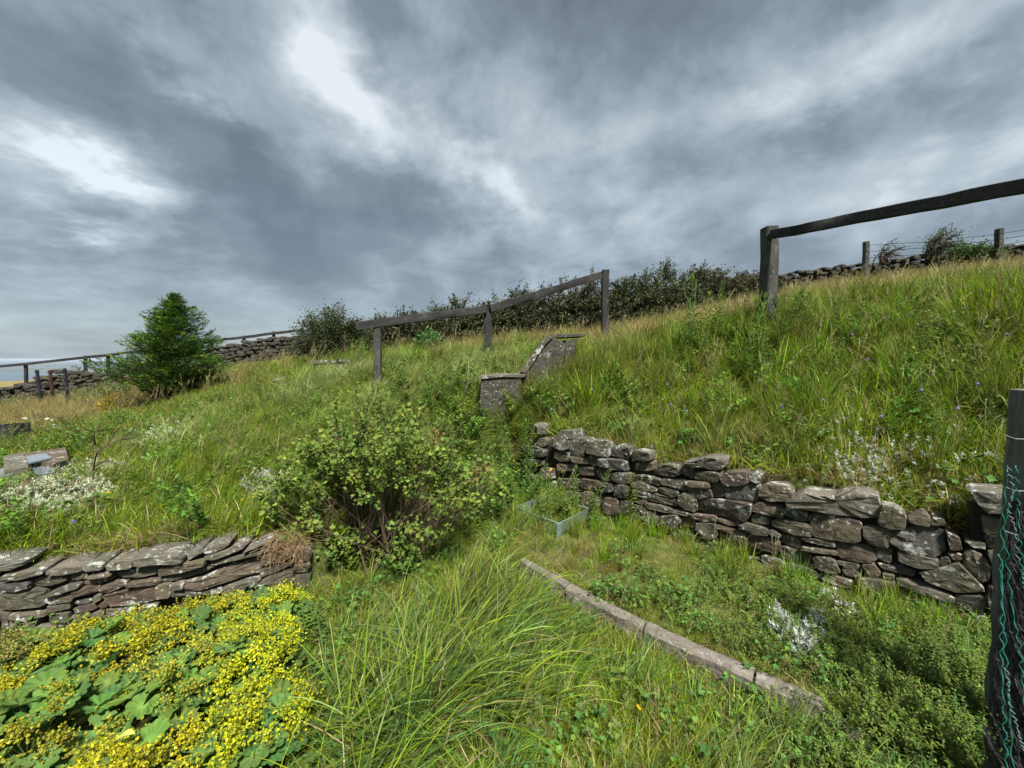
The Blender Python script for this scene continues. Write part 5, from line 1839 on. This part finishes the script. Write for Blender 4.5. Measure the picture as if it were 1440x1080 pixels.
for k, (path, mt) in enumerate([([(1424, 690), (1412, 740), (1417, 800), (1424, 860), (1433, 905), (1437, 950), (1441, 1000)], 'twine'), ([(1417, 660), (1411, 720), (1407, 790), (1411, 860), (1414, 930), (1420, 1000), (1424, 1085)], 'twine'),
                                ([(1429, 655), (1432, 720), (1436, 800), (1441, 830)], 'twine'), ([(1418, 655), (1424, 690), (1418, 720), (1428, 745), (1431, 790)], 'twine_pale'),
                                ([(1415, 940), (1420, 990), (1432, 1030), (1441, 1060)], 'twine_pale'), ([(1406, 780), (1409, 850), (1408, 930), (1412, 1010), (1416, 1090)], 'twine')]):
    Y = 1.245 - 0.004 * k
    pp = np.array([at(x, y, Y - 0.12 * max(0, (y - 800) / 280) * 0.8) for x, y in path])
    t = np.linspace(0, 1, 70)
    q = np.stack([np.interp(t, np.linspace(0, 1, len(pp)), pp[:, j]) for j in range(3)], 1)
    q[:, 0] += 0.0032 * np.sin(t * 95 + k)
    q[:, 1] += 0.004 * np.cos(t * 80)
    mb = MB()
    tube(mb, q, 0.0019, 5)
    part('strand', mb, M[mt], tw, True)
mb = MB()
for py in (615, 688, 750, 890):
    tube(mb, [at(1412, py - 4, 1.32), at(1428, py + 2, 1.31), at(1460, py + 3, 1.31)], 0.0014, 4)
wr = part('fence_wire', mb, plain_mat('galvanised_wire', (0.32, 0.32, 0.33), 0.4, 0.2, 50), None)
tag(wr, 'thin grey wires tied round the near post at the right edge', 'wire')


# ------------------------------------------------------------------ grasses and ground cover (scattered stuff)
G1, G2, G3 = (0.130, 0.212, 0.005), (0.215, 0.272, 0.008), (0.070, 0.142, 0.009)
STRAW = (0.32, 0.25, 0.115)


def blade_tuft(seed, n, Rr, L, Wd, tilt, bend, lean, pal, pw, nseg=4, stalk=0, az_spread=0.6):
    r_ = np.random.default_rng(seed)
    mb = MB()
    pal = np.array(pal)
    for i in range(n):
        a = r_.uniform(0, 2 * math.pi)
        rr = Rr * math.sqrt(r_.random())
        b = np.array([math.cos(a) * rr, math.sin(a) * rr, -0.015])
        az = r_.normal(0, az_spread) if r_.random() < lean else r_.uniform(0, 2 * math.pi)
        th0 = r_.uniform(*tilt)
        th1 = r_.uniform(*bend)
        Ln = r_.uniform(*L)
        w = r_.uniform(*Wd)
        s = Ln / nseg
        p = b.copy()
        side = np.array([-math.sin(az), math.cos(az), 0])
        tw = r_.normal(0, 0.5)
        V = []
        for k in range(nseg + 1):
            t = k / nseg
            th = th0 + th1 * t ** 1.4
            ww = w * (1 - t ** 2.2) * 0.5 + 0.0001
            nrm = np.array([math.cos(th) * math.cos(az), math.cos(th) * math.sin(az), -math.sin(th)])
            sv = side * math.cos(tw) + nrm * math.sin(tw)
            if k < nseg:
                V += [p - sv * ww, p + sv * ww]
            else:
                V += [p]
            p = p + np.array([math.sin(th) * math.cos(az), math.sin(th) * math.sin(az), math.cos(th)]) * s
        f = []
        for k in range(nseg - 1):
            q = 2 * k
            f += [(q, q + 1, q + 3), (q, q + 3, q + 2)]
        f.append((2 * nseg - 2, 2 * nseg - 1, 2 * nseg))
        c = pal[r_.choice(len(pal), p=pw)] * r_.lognormal(0, 0.26)
        mb.add(V, f, np.clip(c, 0, 0.7))
    return mb


def seed_stalk(seed, n, hgt, lean=0.25, head='spike'):
    r_ = np.random.default_rng(seed)
    mb = MB()
    for i in range(n):
        b = np.append(r_.normal(0, 0.05, 2), 0)
        h = hgt * r_.uniform(0.7, 1.1)
        az = r_.normal(0, 0.9)
        ln = lean * r_.uniform(0.3, 1.4)
        t = np.linspace(0, 1, 6)
        path = b + np.stack([math.cos(az) * ln * h * t ** 2, math.sin(az) * ln * h * t ** 2, h * (t - 0.2 * ln * t ** 2)], 1)
        col = np.array(STRAW) * r_.uniform(0.8, 1.3)
        tube(mb, path, np.linspace(0.0013, 0.0008, 6), 3, col)
        m = 26 if head == 'spike' else 34
        u = r_.uniform(0.82, 1.02, m)
        dirv = unit(path[-1] - path[-2])
        P = path[-2] + dirv * ((u - 0.8) * h)[:, None]
        sp = 0.1 if head == 'spike' else 0.55
        D = dirv + r_.normal(0, sp + 0.2, (m, 3))
        cc = cols(np.array((0.26, 0.17, 0.10)) if head != 'spike' else np.array((0.36, 0.30, 0.17)), m, 0.15, r_, 0.04)
        mb.add(*leaves(P, D, r_.normal(0, 1, (m, 3)), 0.014 if head == 'spike' else 0.022, 0.0045 if head == 'spike' else 0.003, cc))
    return mb


def clover(seed, n, Rr, s, hh, pal):
    r_ = np.random.default_rng(seed)
    mb = MB()
    for i in range(n):
        a = r_.uniform(0, 6.28)
        rr = Rr * math.sqrt(r_.random())
        z = hh * r_.uniform(0.4, 1.1)
        p = np.array([math.cos(a) * rr, math.sin(a) * rr, z])
        up = unit(r_.normal(0, 0.35, 3) + np.array([0, -0.1, 1.0]))
        e1 = unit(np.cross(up, r_.normal(0, 1, 3)))
        e2 = np.cross(up, e1)
        k = r_.integers(3, 6)
        th = np.arange(k) * 2 * math.pi / k
        D = e1 * np.cos(th)[:, None] + e2 * np.sin(th)[:, None] + up * 0.25
        ss = s * r_.uniform(0.6, 1.3)
        c = np.array(pal[r_.integers(0, len(pal))]) * r_.lognormal(0, 0.15)
        lobed_leaf_cloud(mb, np.tile(p, (k, 1)), D, np.tile(up, (k, 1)), np.full(k, ss), np.tile(c, (k, 1)), r_)
        tube(mb, [(p[0] * 0.7, p[1] * 0.7, 0), p], [0.0012, 0.001], 3, c)
    return mb


def sprigs(seed, n, Rr, hh, pal, leafL=0.013):
    """small trailing stems set with tiny leaves"""
    r_ = np.random.default_rng(seed)
    mb = MB()
    for i in range(n):
        a = r_.uniform(0, 6.28)
        rr = Rr * math.sqrt(r_.random())
        b = np.array([math.cos(a) * rr, math.sin(a) * rr, 0])
        d0 = unit(np.array([r_.normal(0.25, 0.5), r_.normal(-0.1, 0.5), 0.9]))
        h = hh * r_.uniform(0.6, 1.2)
        e = b + d0 * h
        tube(mb, [b, e], [0.0014, 0.0008], 3, (0.12, 0.11, 0.04))
        m = 22
        u = np.linspace(0.2, 1.02, m)
        P = b + (e - b) * u[:, None]
        th = np.arange(m) * 2.4
        D = np.stack([np.cos(th), np.sin(th), 0.5 + 0 * th], 1) + r_.normal(0, 0.2, (m, 3))
        c = np.array(pal[r_.integers(0, len(pal))]) * r_.lognormal(0, 0.15)
        mb.add(*leaves(P, D, np.tile([0, 0, 1.0], (m, 1)), leafL * r_.uniform(0.7, 1.4, m), leafL * 0.5, cols(c, m, 0.12, r_, 0.05)))
    return mb


def proto_collection(name, mbs, mat):
    c = bpy.data.collections.new(name)
    for i, mb in enumerate(mbs):
        me = mb.mesh('%s_%02d' % (name, i), mat, True)
        c.objects.link(bpy.data.objects.new('%s_%02d' % (name, i), me))
    return c


def make_scatter(name, coll, pos, rot, scl, ind, dry, tone, label, cat='grass'):
    me = bpy.data.meshes.new(name)
    n = len(pos)
    me.vertices.add(n)
    me.vertices.foreach_set('co', np.asarray(pos, np.float32).ravel())
    for nm, typ, arr in (('rot', 'FLOAT_VECTOR', rot), ('scl', 'FLOAT_VECTOR', scl)):
        a = me.attributes.new(nm, typ, 'POINT')
        a.data.foreach_set('vector', np.asarray(arr, np.float32).ravel())
    for nm, arr in (('dry', dry), ('tone', tone)):
        a = me.attributes.new(nm, 'FLOAT', 'POINT')
        a.data.foreach_set('value', np.asarray(arr, np.float32))
    a = me.attributes.new('idx', 'INT', 'POINT')
    a.data.foreach_set('value', np.asarray(ind, np.int32))
    o = link(bpy.data.objects.new(name, me))
    ng = bpy.data.node_groups.new(name + '_nodes', 'GeometryNodeTree')
    ng.interface.new_socket('Geometry', in_out='INPUT', socket_type='NodeSocketGeometry')
    ng.interface.new_socket('Geometry', in_out='OUTPUT', socket_type='NodeSocketGeometry')
    gi, go = ng.nodes.new('NodeGroupInput'), ng.nodes.new('NodeGroupOutput')
    ci = ng.nodes.new('GeometryNodeCollectionInfo')
    ci.inputs[0].default_value = coll
    ci.inputs['Separate Children'].default_value = True
    ci.inputs['Reset Children'].default_value = True
    ip = ng.nodes.new('GeometryNodeInstanceOnPoints')
    ip.inputs['Pick Instance'].default_value = True

    def named(nm, typ):
        q = ng.nodes.new('GeometryNodeInputNamedAttribute')
        q.data_type = typ
        q.inputs[0].default_value = nm
        return q.outputs[0]
    e2r = ng.nodes.new('FunctionNodeEulerToRotation')
    ng.links.new(named('rot', 'FLOAT_VECTOR'), e2r.inputs[0])
    ng.links.new(e2r.outputs[0], ip.inputs['Rotation'])
    ng.links.new(named('scl', 'FLOAT_VECTOR'), ip.inputs['Scale'])
    ng.links.new(named('idx', 'INT'), ip.inputs['Instance Index'])
    ng.links.new(gi.outputs[0], ip.inputs['Points'])
    ng.links.new(ci.outputs[0], ip.inputs['Instance'])
    ng.links.new(ip.outputs[0], go.inputs[0])
    md = o.modifiers.new('scatter', 'NODES')
    md.node_group = ng
    tag(o, label, cat, kind='stuff')
    return o


def sample(bands, r_):
    out = []
    for y0, y1, dens in bands:
        x1 = 1.5 * y1 + 1.0
        n = int((y1 - y0) * 2 * x1 * dens)
        p = np.stack([r_.uniform(-x1, x1, n), r_.uniform(y0, y1, n)], 1)
        out.append(p[np.abs(p[:, 0]) < 1.45 * p[:, 1] + 1.0])
    return np.concatenate(out)


kerbpoly = kpts


def zones(p):
    x, y = p[:, 0], p[:, 1]
    sd_ = sd_poly(x, y, LOW)
    ks = kerb_side(x, y)
    low = sd_ < -0.10
    dR = (x - RW0[0]) * RWn[0] + (y - RW0[1]) * RWn[1]     # distance behind right wall face
    dL = (x - LW0[0]) * LWn[0] + (y - LW0[1]) * LWn[1]
    sR = (x - RW0[0]) * RWd[0] + (y - RW0[1]) * RWd[1]
    return sd_, ks, low, dR, dL, sR


def blob(x, y, cx, cy_, rx, ry):
    return np.exp(-((x - cx) / rx) ** 2 - ((y - cy_) / ry) ** 2)


def nz(x, y, s=1.0, o=0.0):
    return 0.5 + 0.25 * (np.sin(x * 2.3 * s + o + 1.7 * np.sin(y * 1.9 * s + o)) + np.sin(y * 3.1 * s - o + 1.3 * np.sin(x * 2.7 * s)))


def pxblob(x, y, px, py, r):
    c = hit(px, py)
    return np.exp(-((x - c[0]) ** 2 + (y - c[1]) ** 2) / r ** 2)


soil_c = on_z(850, 828, 0.1)
keep_mantle = [(-2.45, 1.72, .24), (-2.08, 1.84, .26), (-1.72, 2.06, .24), (-1.40, 2.14, .15), (-1.9, 1.42, .26), (-1.48, 1.62, .25), (-1.24, 1.76, .15), (-1.27, 1.20, .18), (-1.65, 1.1, .25)]


def excl(p, extra=0.0):
    """positions taken by stone, kerb, plants"""
    x, y = p[:, 0], p[:, 1]
    sd_, ks, low, dR, dL, sR = zones(p)
    bad = (np.abs(ks) < 0.055 + extra) & (y > kpts[-1][1] - 0.1) & (y < kpts[0][1] + 0.05) & (sd_ < 0)
    inwall = ((dR > -0.05) & (dR < 0.22) & (sR > -0.45) & (sR < 3.5)) | ((dL > -0.05) & (dL < 0.20) & (x < -1.2))
    bad |= inwall & (x > -6)
    for mx_, my_, mr in keep_mantle:
        bad |= (x - mx_) ** 2 + (y - my_) ** 2 < mr ** 2
    bad |= (x + 0.95) ** 2 + (y - 2.93) ** 2 < 0.25 ** 2
    for q, rr in (((at(55, 660, 3.7)[0], 3.66), 0.50), ((at(19, 606, 5.5)[0], 5.5), 0.18)):
        bad |= (x - q[0]) ** 2 + (y - q[1]) ** 2 < rr ** 2
    return bad


def scatter(name, coll, nproto, P, r_, scale, dry, tone, label, cat='grass', lean_az=0.0, az_s=0.6, slope=0.5, vz=None):
    x, y = P[:, 0], P[:, 1]
    z = H(x, y)
    n = len(P)
    e = 0.06
    gx = (H(x + e, y) - H(x - e, y)) / (2 * e)
    gy = (H(x, y + e) - H(x, y - e)) / (2 * e)
    az = lean_az + r_.normal(0, az_s, n)
    rot = np.stack([np.clip(np.arctan(gy), -.9, .9) * slope + r_.normal(0, 0.08, n), -np.clip(np.arctan(gx), -.9, .9) * slope + r_.normal(0, 0.08, n), az], 1)
    s = scale * r_.uniform(0.75, 1.25, n)
    sz = s if vz is None else s * vz
    scl = np.stack([s, s, sz], 1)
    return make_scatter(name, coll, np.stack([x, y, z], 1), rot, scl, r_.integers(0, nproto, n), np.clip(dry, 0, 1), np.clip(tone, 0, 1), label, cat)


PW = [0.42, 0.25, 0.28, 0.05]
PAL = [G1, G2, G3, STRAW]
c_long = proto_collection('long_tuft', [blade_tuft(i, 66, 0.09, (0.20, 0.50), (0.0035, 0.0080), (0.05, 0.7), (0.5, 1.9), 0.75, PAL, PW, 5) for i in range(6)], M['grass'])
c_lay = proto_collection('laid_tuft', [blade_tuft(120 + i, 60, 0.11, (0.16, 0.50), (0.003, 0.0085), (0.1, 1.0), (0.4, 1.6), 0.7, [G1, G2, (0.050, 0.125, 0.030), STRAW, (0.16, 0.235, 0.06)], [0.28, 0.15, 0.36, 0.07, 0.14], 6, az_spread=0.45) for i in range(7)], M['grass'])
c_up = proto_collection('upright_tuft', [blade_tuft(20 + i, 56, 0.075, (0.14, 0.48), (0.0035, 0.0085), (0.0, 0.45), (0.15, 1.5), 0.4, PAL, PW, 4) for i in range(6)], M['grass'])
c_short = proto_collection('short_tuft', [blade_tuft(40 + i, 80, 0.10, (0.04, 0.14), (0.0022, 0.0042), (0.1, 1.0), (0.3, 1.7), 0.5, PAL, [0.35, 0.33, 0.18, 0.14], 3) for i in range(6)], M['grass'])
c_flat = proto_collection('matted_tuft', [blade_tuft(60 + i, 60, 0.14, (0.10, 0.30), (0.0022, 0.004), (0.7, 1.45), (0.1, 0.6), 0.55, [STRAW, (0.25, 0.16, 0.08), G2, (0.36, 0.31, 0.16)], [0.38, 0.22, 0.22, 0.18], 3) for i in range(5)], M['grass'])
c_seed = proto_collection('seed_stalk', [seed_stalk(80 + i, 3, 0.48, 0.35, 'spike' if i % 2 else 'open') for i in range(6)], M['grass'])
c_clov = proto_collection('clover', [clover(90 + i, 22, 0.12, 0.016, 0.10, [(0.065, 0.13, 0.026), (0.10, 0.17, 0.03), (0.055, 0.11, 0.026)]) for i in range(4)], M['leaf'])
c_sprig = proto_collection('ground_sprig', [sprigs(100 + i, 16, 0.11, 0.15, [(0.105, 0.17, 0.028), (0.07, 0.125, 0.028), (0.14, 0.20, 0.03)]) for i in range(5)], M['leaf'])

r_ = np.random.default_rng(21)

# --- the whole bank: upright and arching grass
P = sample([(0.5, 3.0, 120), (3.0, 6.0, 75), (6.0, 9.5, 48)], r_)
sd_, ks, low, dR, dL, sR = zones(P)
x, y = P[:, 0], P[:, 1]
rightb = (sd_ > 0.02) & (x > -0.2 + 0.0 * y) & (y < 10)
k = rightb & ~excl(P)
bare = 1.3 * pxblob(x, y, 1205, 685, 0.34) + 0.6 * pxblob(x, y, 1140, 610, 0.15) + pxblob(x, y, 1310, 500, 0.12) * 0.6
k &= r_.random(len(P)) > bare * 1.3
near = np.exp(-np.clip(dR - 0.2, 0, 9) / 0.18)
cl = nz(x, y, 3.3, 0.4) * 0.5 + nz(x, y, 6.1, 2.4) * 0.5
k &= r_.random(len(P)) < 0.25 + 1.3 * cl
q = P[k]
dryv = (0.04 + 0.20 * (nz(q[:, 0], q[:, 1], 1.6, 2.0) > 0.66) + 0.55 * near[k] * r_.random(k.sum()) + 0.35 * sstep((q[:, 1] - 5.8) / 2.5) * nz(q[:, 0], q[:, 1], 0.8)) * r_.uniform(0.3, 1.2, k.sum())
sc = 0.45 + 0.45 * nz(q[:, 0], q[:, 1], 1.4) + 0.75 * (cl[k] - 0.4)
sc = sc * (1 - 0.45 * near[k]) * (1 - 0.25 * sstep((q[:, 1] - 6) / 2))
scatter('bank_grass', c_up, 6, q, r_, sc, dryv, 0.18 * r_.random(len(q)) ** 3, 'dense bright green grass covering the steep right bank above the curved wall', slope=0.25, lean_az=math.pi * 0.95, az_s=0.9)

# --- left bank: pale arching wind-laid grass
P = sample([(0.5, 3.2, 110), (3.2, 6.5, 80), (6.5, 9.5, 46)], r_)
sd_, ks, low, dR, dL, sR = zones(P)
x, y = P[:, 0], P[:, 1]
nearL = np.exp(-np.clip(dL - 0.2, 0, 9) / 0.22) * (x < -1.0)
k = (sd_ > 0.0) & (x < 0.4) & ~excl(P) & (r_.random(len(P)) > 0.45 * nearL)
k &= ~((x < -3.4) & (y > 3.3) & (r_.random(len(P)) < 0.4))
for cx, cy_, rr in ((hit(70, 710)[0], hit(70, 710)[1], 0.38), (hit(130, 690)[0], hit(130, 690)[1], 0.16)):
    k &= r_.random(len(P)) > 1.5 * np.exp(-((x - cx) / rr) ** 2 - ((y - cy_) / rr) ** 2)
q = P[k]
paleness = np.exp(-((q[:, 1] - 5.6) / 1.3) ** 2) * 0.75 * nz(q[:, 0], q[:, 1], 1.2, 1.0) + 0.2 * r_.random(k.sum()) ** 3
sc = (0.35 + 0.35 * nz(q[:, 0], q[:, 1], 4.5, 1.7) + 0.42 * nz(q[:, 0], q[:, 1], 1.5, 0.7)) * (1 - 0.65 * nearL[k]) * (1 - 0.3 * np.exp(-((q[:, 0] + 2.5) / 1.3) ** 2 - ((q[:, 1] - 3.1) / 0.7) ** 2))
sc = sc * (1 - 0.45 * sstep((-q[:, 0] - 3.6) / 1.5))
scatter('bank_grass', c_long, 6, q, r_, sc, 0.1 * r_.random(len(q)) + 0.4 * nearL[k] * r_.random(len(q)) + 0.1 * sstep((q[:, 1] - 6.4) / 2) * r_.random(len(q)), paleness,
        'pale arching wind-laid grass covering the left bank below the conifer', lean_az=0.25, az_s=0.7)

# --- lower path: long lying grass in the foreground
P = sample([(0.45, 2.2, 170), (2.2, 4.6, 110)], r_)
sd_, ks, low, dR, dL, sR = zones(P)
x, y = P[:, 0], P[:, 1]
longz = np.clip(blob(x, y, -0.45, 1.75, 0.42, 0.42) * 1.3 + 0.9 * blob(x, y, -0.18, 2.3, 0.30, 0.30) + blob(x, y, 0.05, 1.80, 0.22, 0.24) * 0.5 + blob(x, y, -0.5, 3.6, 0.5, 0.5) + blob(x, y, -0.55, 1.1, 0.3, 0.4), 0, 1)
wallfoot = np.exp(-np.abs(dR + 0.14) / 0.12) * (sR > -0.4)
k = low & ((ks < -0.17) | (y > 2.75)) & ~excl(P) & (x > -1.5) & (r_.random(len(P)) < 0.08 + 0.50 * longz * (0.45 + 0.9 * nz(x, y, 5.5, 1.0)))
q = P[k]
scatter('long_grass', c_lay, 7, q, r_, 0.6 + 0.5 * longz[k], 0.10 * r_.random(len(q)), 0.12 * r_.random(len(q)), 'long arching grass laid over to the right in the foreground', lean_az=0.35, az_s=0.35)
k = low & ((ks > 0.03) | (y > 3.2)) & ~excl(P) & (r_.random(len(P)) < 0.9 * wallfoot)
q = P[k]
scatter('wall_foot_grass', c_up, 6, q, r_, np.full(len(q), 0.48), 0.12 * r_.random(len(q)), 0 * q[:, 0], 'uneven green grass growing along the foot of the curved wall', lean_az=0.5)

# --- tall rough tufts round the tray and against the step wall
gr = []
for px, py, rr_, n_ in ((745, 745, .10, 9), (770, 752, .10, 8), (800, 745, .08, 6), (730, 735, .08, 8), (765, 725, .07, 9), (790, 720, .07, 8), (700, 590, .18, 26), (745, 572, .14, 22), (765, 556, .14, 18), (820, 525, .2, 30), (800, 530, .1, 14), (860, 505, .15, 16), (735, 600, .12, 16), (690, 600, .12, 14)):
    c = hit(px, py)
    gr.append(c[:2] + r_.normal(0, rr_, (n_, 2)) * np.array([1.0, 0.6]))
q = np.concatenate(gr)
q = q[~excl(q)]
scatter('rough_tufts', c_up, 6, q, r_, np.where(q[:, 1] < 3.8, 0.5, 0.85), 0.35 * r_.random(len(q)), 0.1 * r_.random(len(q)), 'rough tufts of grass round the plastic tray and against the step wall', lean_az=0.5)

# --- short grass and moss in between
P = sample([(0.45, 2.4, 420), (2.4, 4.6, 260)], r_)
sd_, ks, low, dR, dL, sR = zones(P)
x, y = P[:, 0], P[:, 1]
soil = blob(x, y, soil_c[0], soil_c[1], 0.16, 0.13)
strip = ks > 0.0
k = low & ~excl(P, -0.02) & (r_.random(len(P)) > 0.92 * soil) & (x > -1.5)
q = P[k]
st_ = strip[k]
scatter('short_grass', c_short, 6, q, r_, np.where(st_, 0.48, 0.95), np.where(st_, 0.18, 0.08) * r_.random(len(q)) + 0.35 * (nz(q[:, 0], q[:, 1], 3.0) > 0.72) * st_, 0.05 * r_.random(len(q)),
        'short mossy grass covering the ground between the two walls', lean_az=0.3, az_s=1.2)

# --- understorey on the banks so soil never shows through
P = sample([(0.5, 3.2, 90), (3.2, 6.5, 60), (6.5, 11, 30)], r_)
sd_, ks, low, dR, dL, sR = zones(P)
k = (sd_ > 0.0) & ~excl(P)
q = P[k]
scatter('bank_undergrowth', c_short, 6, q, r_, np.full(len(q), 1.7), 0.2 * nz(q[:, 0], q[:, 1], 0.9) * r_.random(len(q)) + 0.5 * sstep((q[:, 1] - 6.5) / 2) * (q[:, 0] > -1), 0 * q[:, 0], 'short undergrowth of green grass on both banks')

# --- matted dead grass along wall tops and in the bare patches
P = sample([(0.5, 3.2, 240), (3.2, 5.0, 150)], r_)
sd_, ks, low, dR, dL, sR = zones(P)
x, y = P[:, 0], P[:, 1]
edgeR = np.exp(-np.abs(dR - 0.24) / 0.09) * (sR > -0.3)
edgeL = np.exp(-np.abs(dL - 0.24) / 0.07) * (x < -1.25)
w_ = (0.75 * edgeR + 0.7 * edgeL + 0.8 * pxblob(x, y, 1205, 690, 0.26) + 0.3 * pxblob(x, y, 1060, 650, 0.2) + 0.4 * pxblob(x, y, 830, 560, 0.25) + 0.5 * pxblob(x, y, 760, 570, 0.2)) * (sd_ > 0.0)
w_ += 0.25 * (sd_ < -0.1) * np.exp(-np.abs(ks - 0.12) / 0.08) * (y > 1.6) * (y < 3.2)
w_ += 0.10 * (sd_ < -0.1) * (nz(x, y, 2.2, 1.1) > 0.45) * (ks < -0.05) * (x > -1.1)
k = r_.random(len(P)) < w_
q = P[k]
scatter('dead_grass', c_flat, 5, q, r_, np.full(len(q), 0.62), 0 * q[:, 0], 0 * q[:, 0], 'matted straw-coloured dead grass along the tops of the stone walls', az_s=3.0)

# --- golden meadow: between fence and hedge, and the rough ground at the far left
P = sample([(5.0, 12.5, 42)], r_)
x, y = P[:, 0], P[:, 1]
gold = np.clip(blob(x, y, 0.9, 7.8, 2.0, 1.2) + 0.8 * blob(x, y, 3.4, 6.3, 1.4, 1.1) + blob(x, y, -10.6, 8.6, 2.6, 1.6) * 1.4 + 0.7 * blob(x, y, -1.0, 7.8, 0.6, 0.4) + 0.3 * (y > 7.5) * (x > 0.5) + 0.9 * blob(x, y, 7, 8.5, 4, 1.6), 0, 1)
k = (r_.random(len(P)) < gold) & ~excl(P)
q = P[k]
scatter('golden_grass', c_up, 6, q, r_, np.full(len(q), 0.95), 0.75 + 0.25 * r_.random(len(q)), 0 * q[:, 0], 'golden dry meadow grass behind the fence and at far left')

# --- seed stalks
P = sample([(0.9, 3.2, 7), (3.2, 6.5, 9), (6.5, 10, 9)], r_)
sd_, ks, low, dR, dL, sR = zones(P)
x, y = P[:, 0], P[:, 1]
k = ~excl(P) & ((sd_ > 0) | (r_.random(len(P)) < 0.5))
q = P[k]
scatter('seed_stalks', c_seed, 6, q, r_, np.where(q[:, 1] < 3.2, 0.8, 1.0), 0.2 * r_.random(len(q)), 0.2 + 0 * q[:, 0], 'thin straw seed stalks standing above the grass')

# --- clover and small broad leaves
P = sample([(0.45, 2.4, 95), (2.4, 6.0, 26)], r_)
sd_, ks, low, dR, dL, sR = zones(P)
x, y = P[:, 0], P[:, 1]
k = ~excl(P) & (r_.random(len(P)) < np.where(sd_ < 0, np.where(ks < 0, 0.30 + 0.5 * (nz(x, y, 3.0, 1.0) > 0.6), 0.25), 0.45 * (nz(x, y, 2.0, 3.0) > 0.45)))
q = P[k]
zsd = sd_poly(q[:, 0], q[:, 1], LOW)
scatter('clover', c_clov, 4, q, r_, np.where(zsd < 0, 0.95, 1.35), 0 * q[:, 0], 0 * q[:, 0], 'clover and buttercup leaves growing through the grass', 'ground cover', az_s=3.0)

# --- leafy weeds: thicket between bush and wall, and through the banks
c_herb = proto_collection('leafy_weed', [sprigs(140 + i, 6, 0.07, 0.30, [(0.075, 0.135, 0.022), (0.105, 0.175, 0.022), (0.06, 0.105, 0.022)], leafL=0.042) for i in range(5)], M['leaf'])
P = sample([(1.8, 3.4, 45), (3.4, 6.5, 32)], r_)
sd_, ks, low, dR, dL, sR = zones(P)
x, y = P[:, 0], P[:, 1]
wt = np.clip(1.3 * pxblob(x, y, 690, 660, 0.42) + 1.0 * pxblob(x, y, 640, 580, 0.5) + 0.8 * pxblob(x, y, 560, 580, 0.5) + 0.8 * pxblob(x, y, 480, 810, 0.2) + 0.8 * pxblob(x, y, 590, 800, 0.2) + 0.6 * pxblob(x, y, 700, 720, 0.25), 0, 1) + (sd_ > 0.05) * (0.26 * (nz(x, y, 2.6, 5.0) > 0.5) + 0.5 * pxblob(x, y, 1330, 480, 0.6) + 0.35 * pxblob(x, y, 1060, 470, 0.5))
q = P[(r_.random(len(P)) < wt) & ~excl(P)]
scatter('leafy_weeds', c_herb, 5, q, r_, np.full(len(q), 1.0) + 0.35 * pxblob(q[:, 0], q[:, 1], 690, 640, 0.6), 0 * q[:, 0], 0 * q[:, 0], 'leafy green weeds in the thicket behind the bush and through both banks', 'ground cover', az_s=3.0, slope=0.3)

# --- leafy creeping ground cover at the lower right
P = sample([(0.6, 2.6, 330)], r_)
sd_, ks, low, dR, dL, sR = zones(P)
x, y = P[:, 0], P[:, 1]
dens = np.clip(1.5 * blob(x, y, 2.05, 1.45, 0.55, 0.40) + 1.1 * blob(x, y, 1.6, 1.15, 0.4, 0.35) + 0.25 * blob(x, y, 1.4, 2.1, 0.5, 0.4), 0, 1)
k = low & (ks > -0.45) & ~excl(P, -0.03) & (r_.random(len(P)) < dens)
q = P[k]
scatter('ground_cover', c_sprig, 5, q, r_, np.full(len(q), 0.9), 0 * q[:, 0], 0 * q[:, 0], 'low green small-leaved ground cover filling the corner below the right end of the wall', 'ground cover', az_s=3.0, slope=0.6)
k2 = (sd_ > 0.05) & (r_.random(len(P)) < 0.0)

hz = bpy.data.meshes.new('haze')
X, Z0, Z1 = 61000, -152.0, 22.0
hz.from_pydata([(-X,-3200,Z0),(X,-3200,Z0),(X,X,Z0),(-X,X,Z0),(-X,-3200,Z1),(X,-3200,Z1),(X,X,Z1),(-X,X,Z1)],[],[(0,3,2,1),(4,5,6,7),(0,1,5,4),(1,2,6,5),(2,3,7,6),(3,0,4,7)])
m = bpy.data.materials.new('haze_air'); m.use_nodes=True; m.node_tree.nodes.clear()
v = m.node_tree.nodes.new('ShaderNodeVolumePrincipled'); v.inputs['Density'].default_value=2.2e-5; v.inputs['Color'].default_value=(0.70,0.80,0.92,1)
o_ = m.node_tree.nodes.new('ShaderNodeOutputMaterial'); m.node_tree.links.new(v.outputs[0], o_.inputs['Volume'])
hz.materials.append(m)
hzo = link(bpy.data.objects.new('haze', hz)); hzo['kind']='stuff'; hzo['label']='thin pale sea air fading the distant coast and hills'
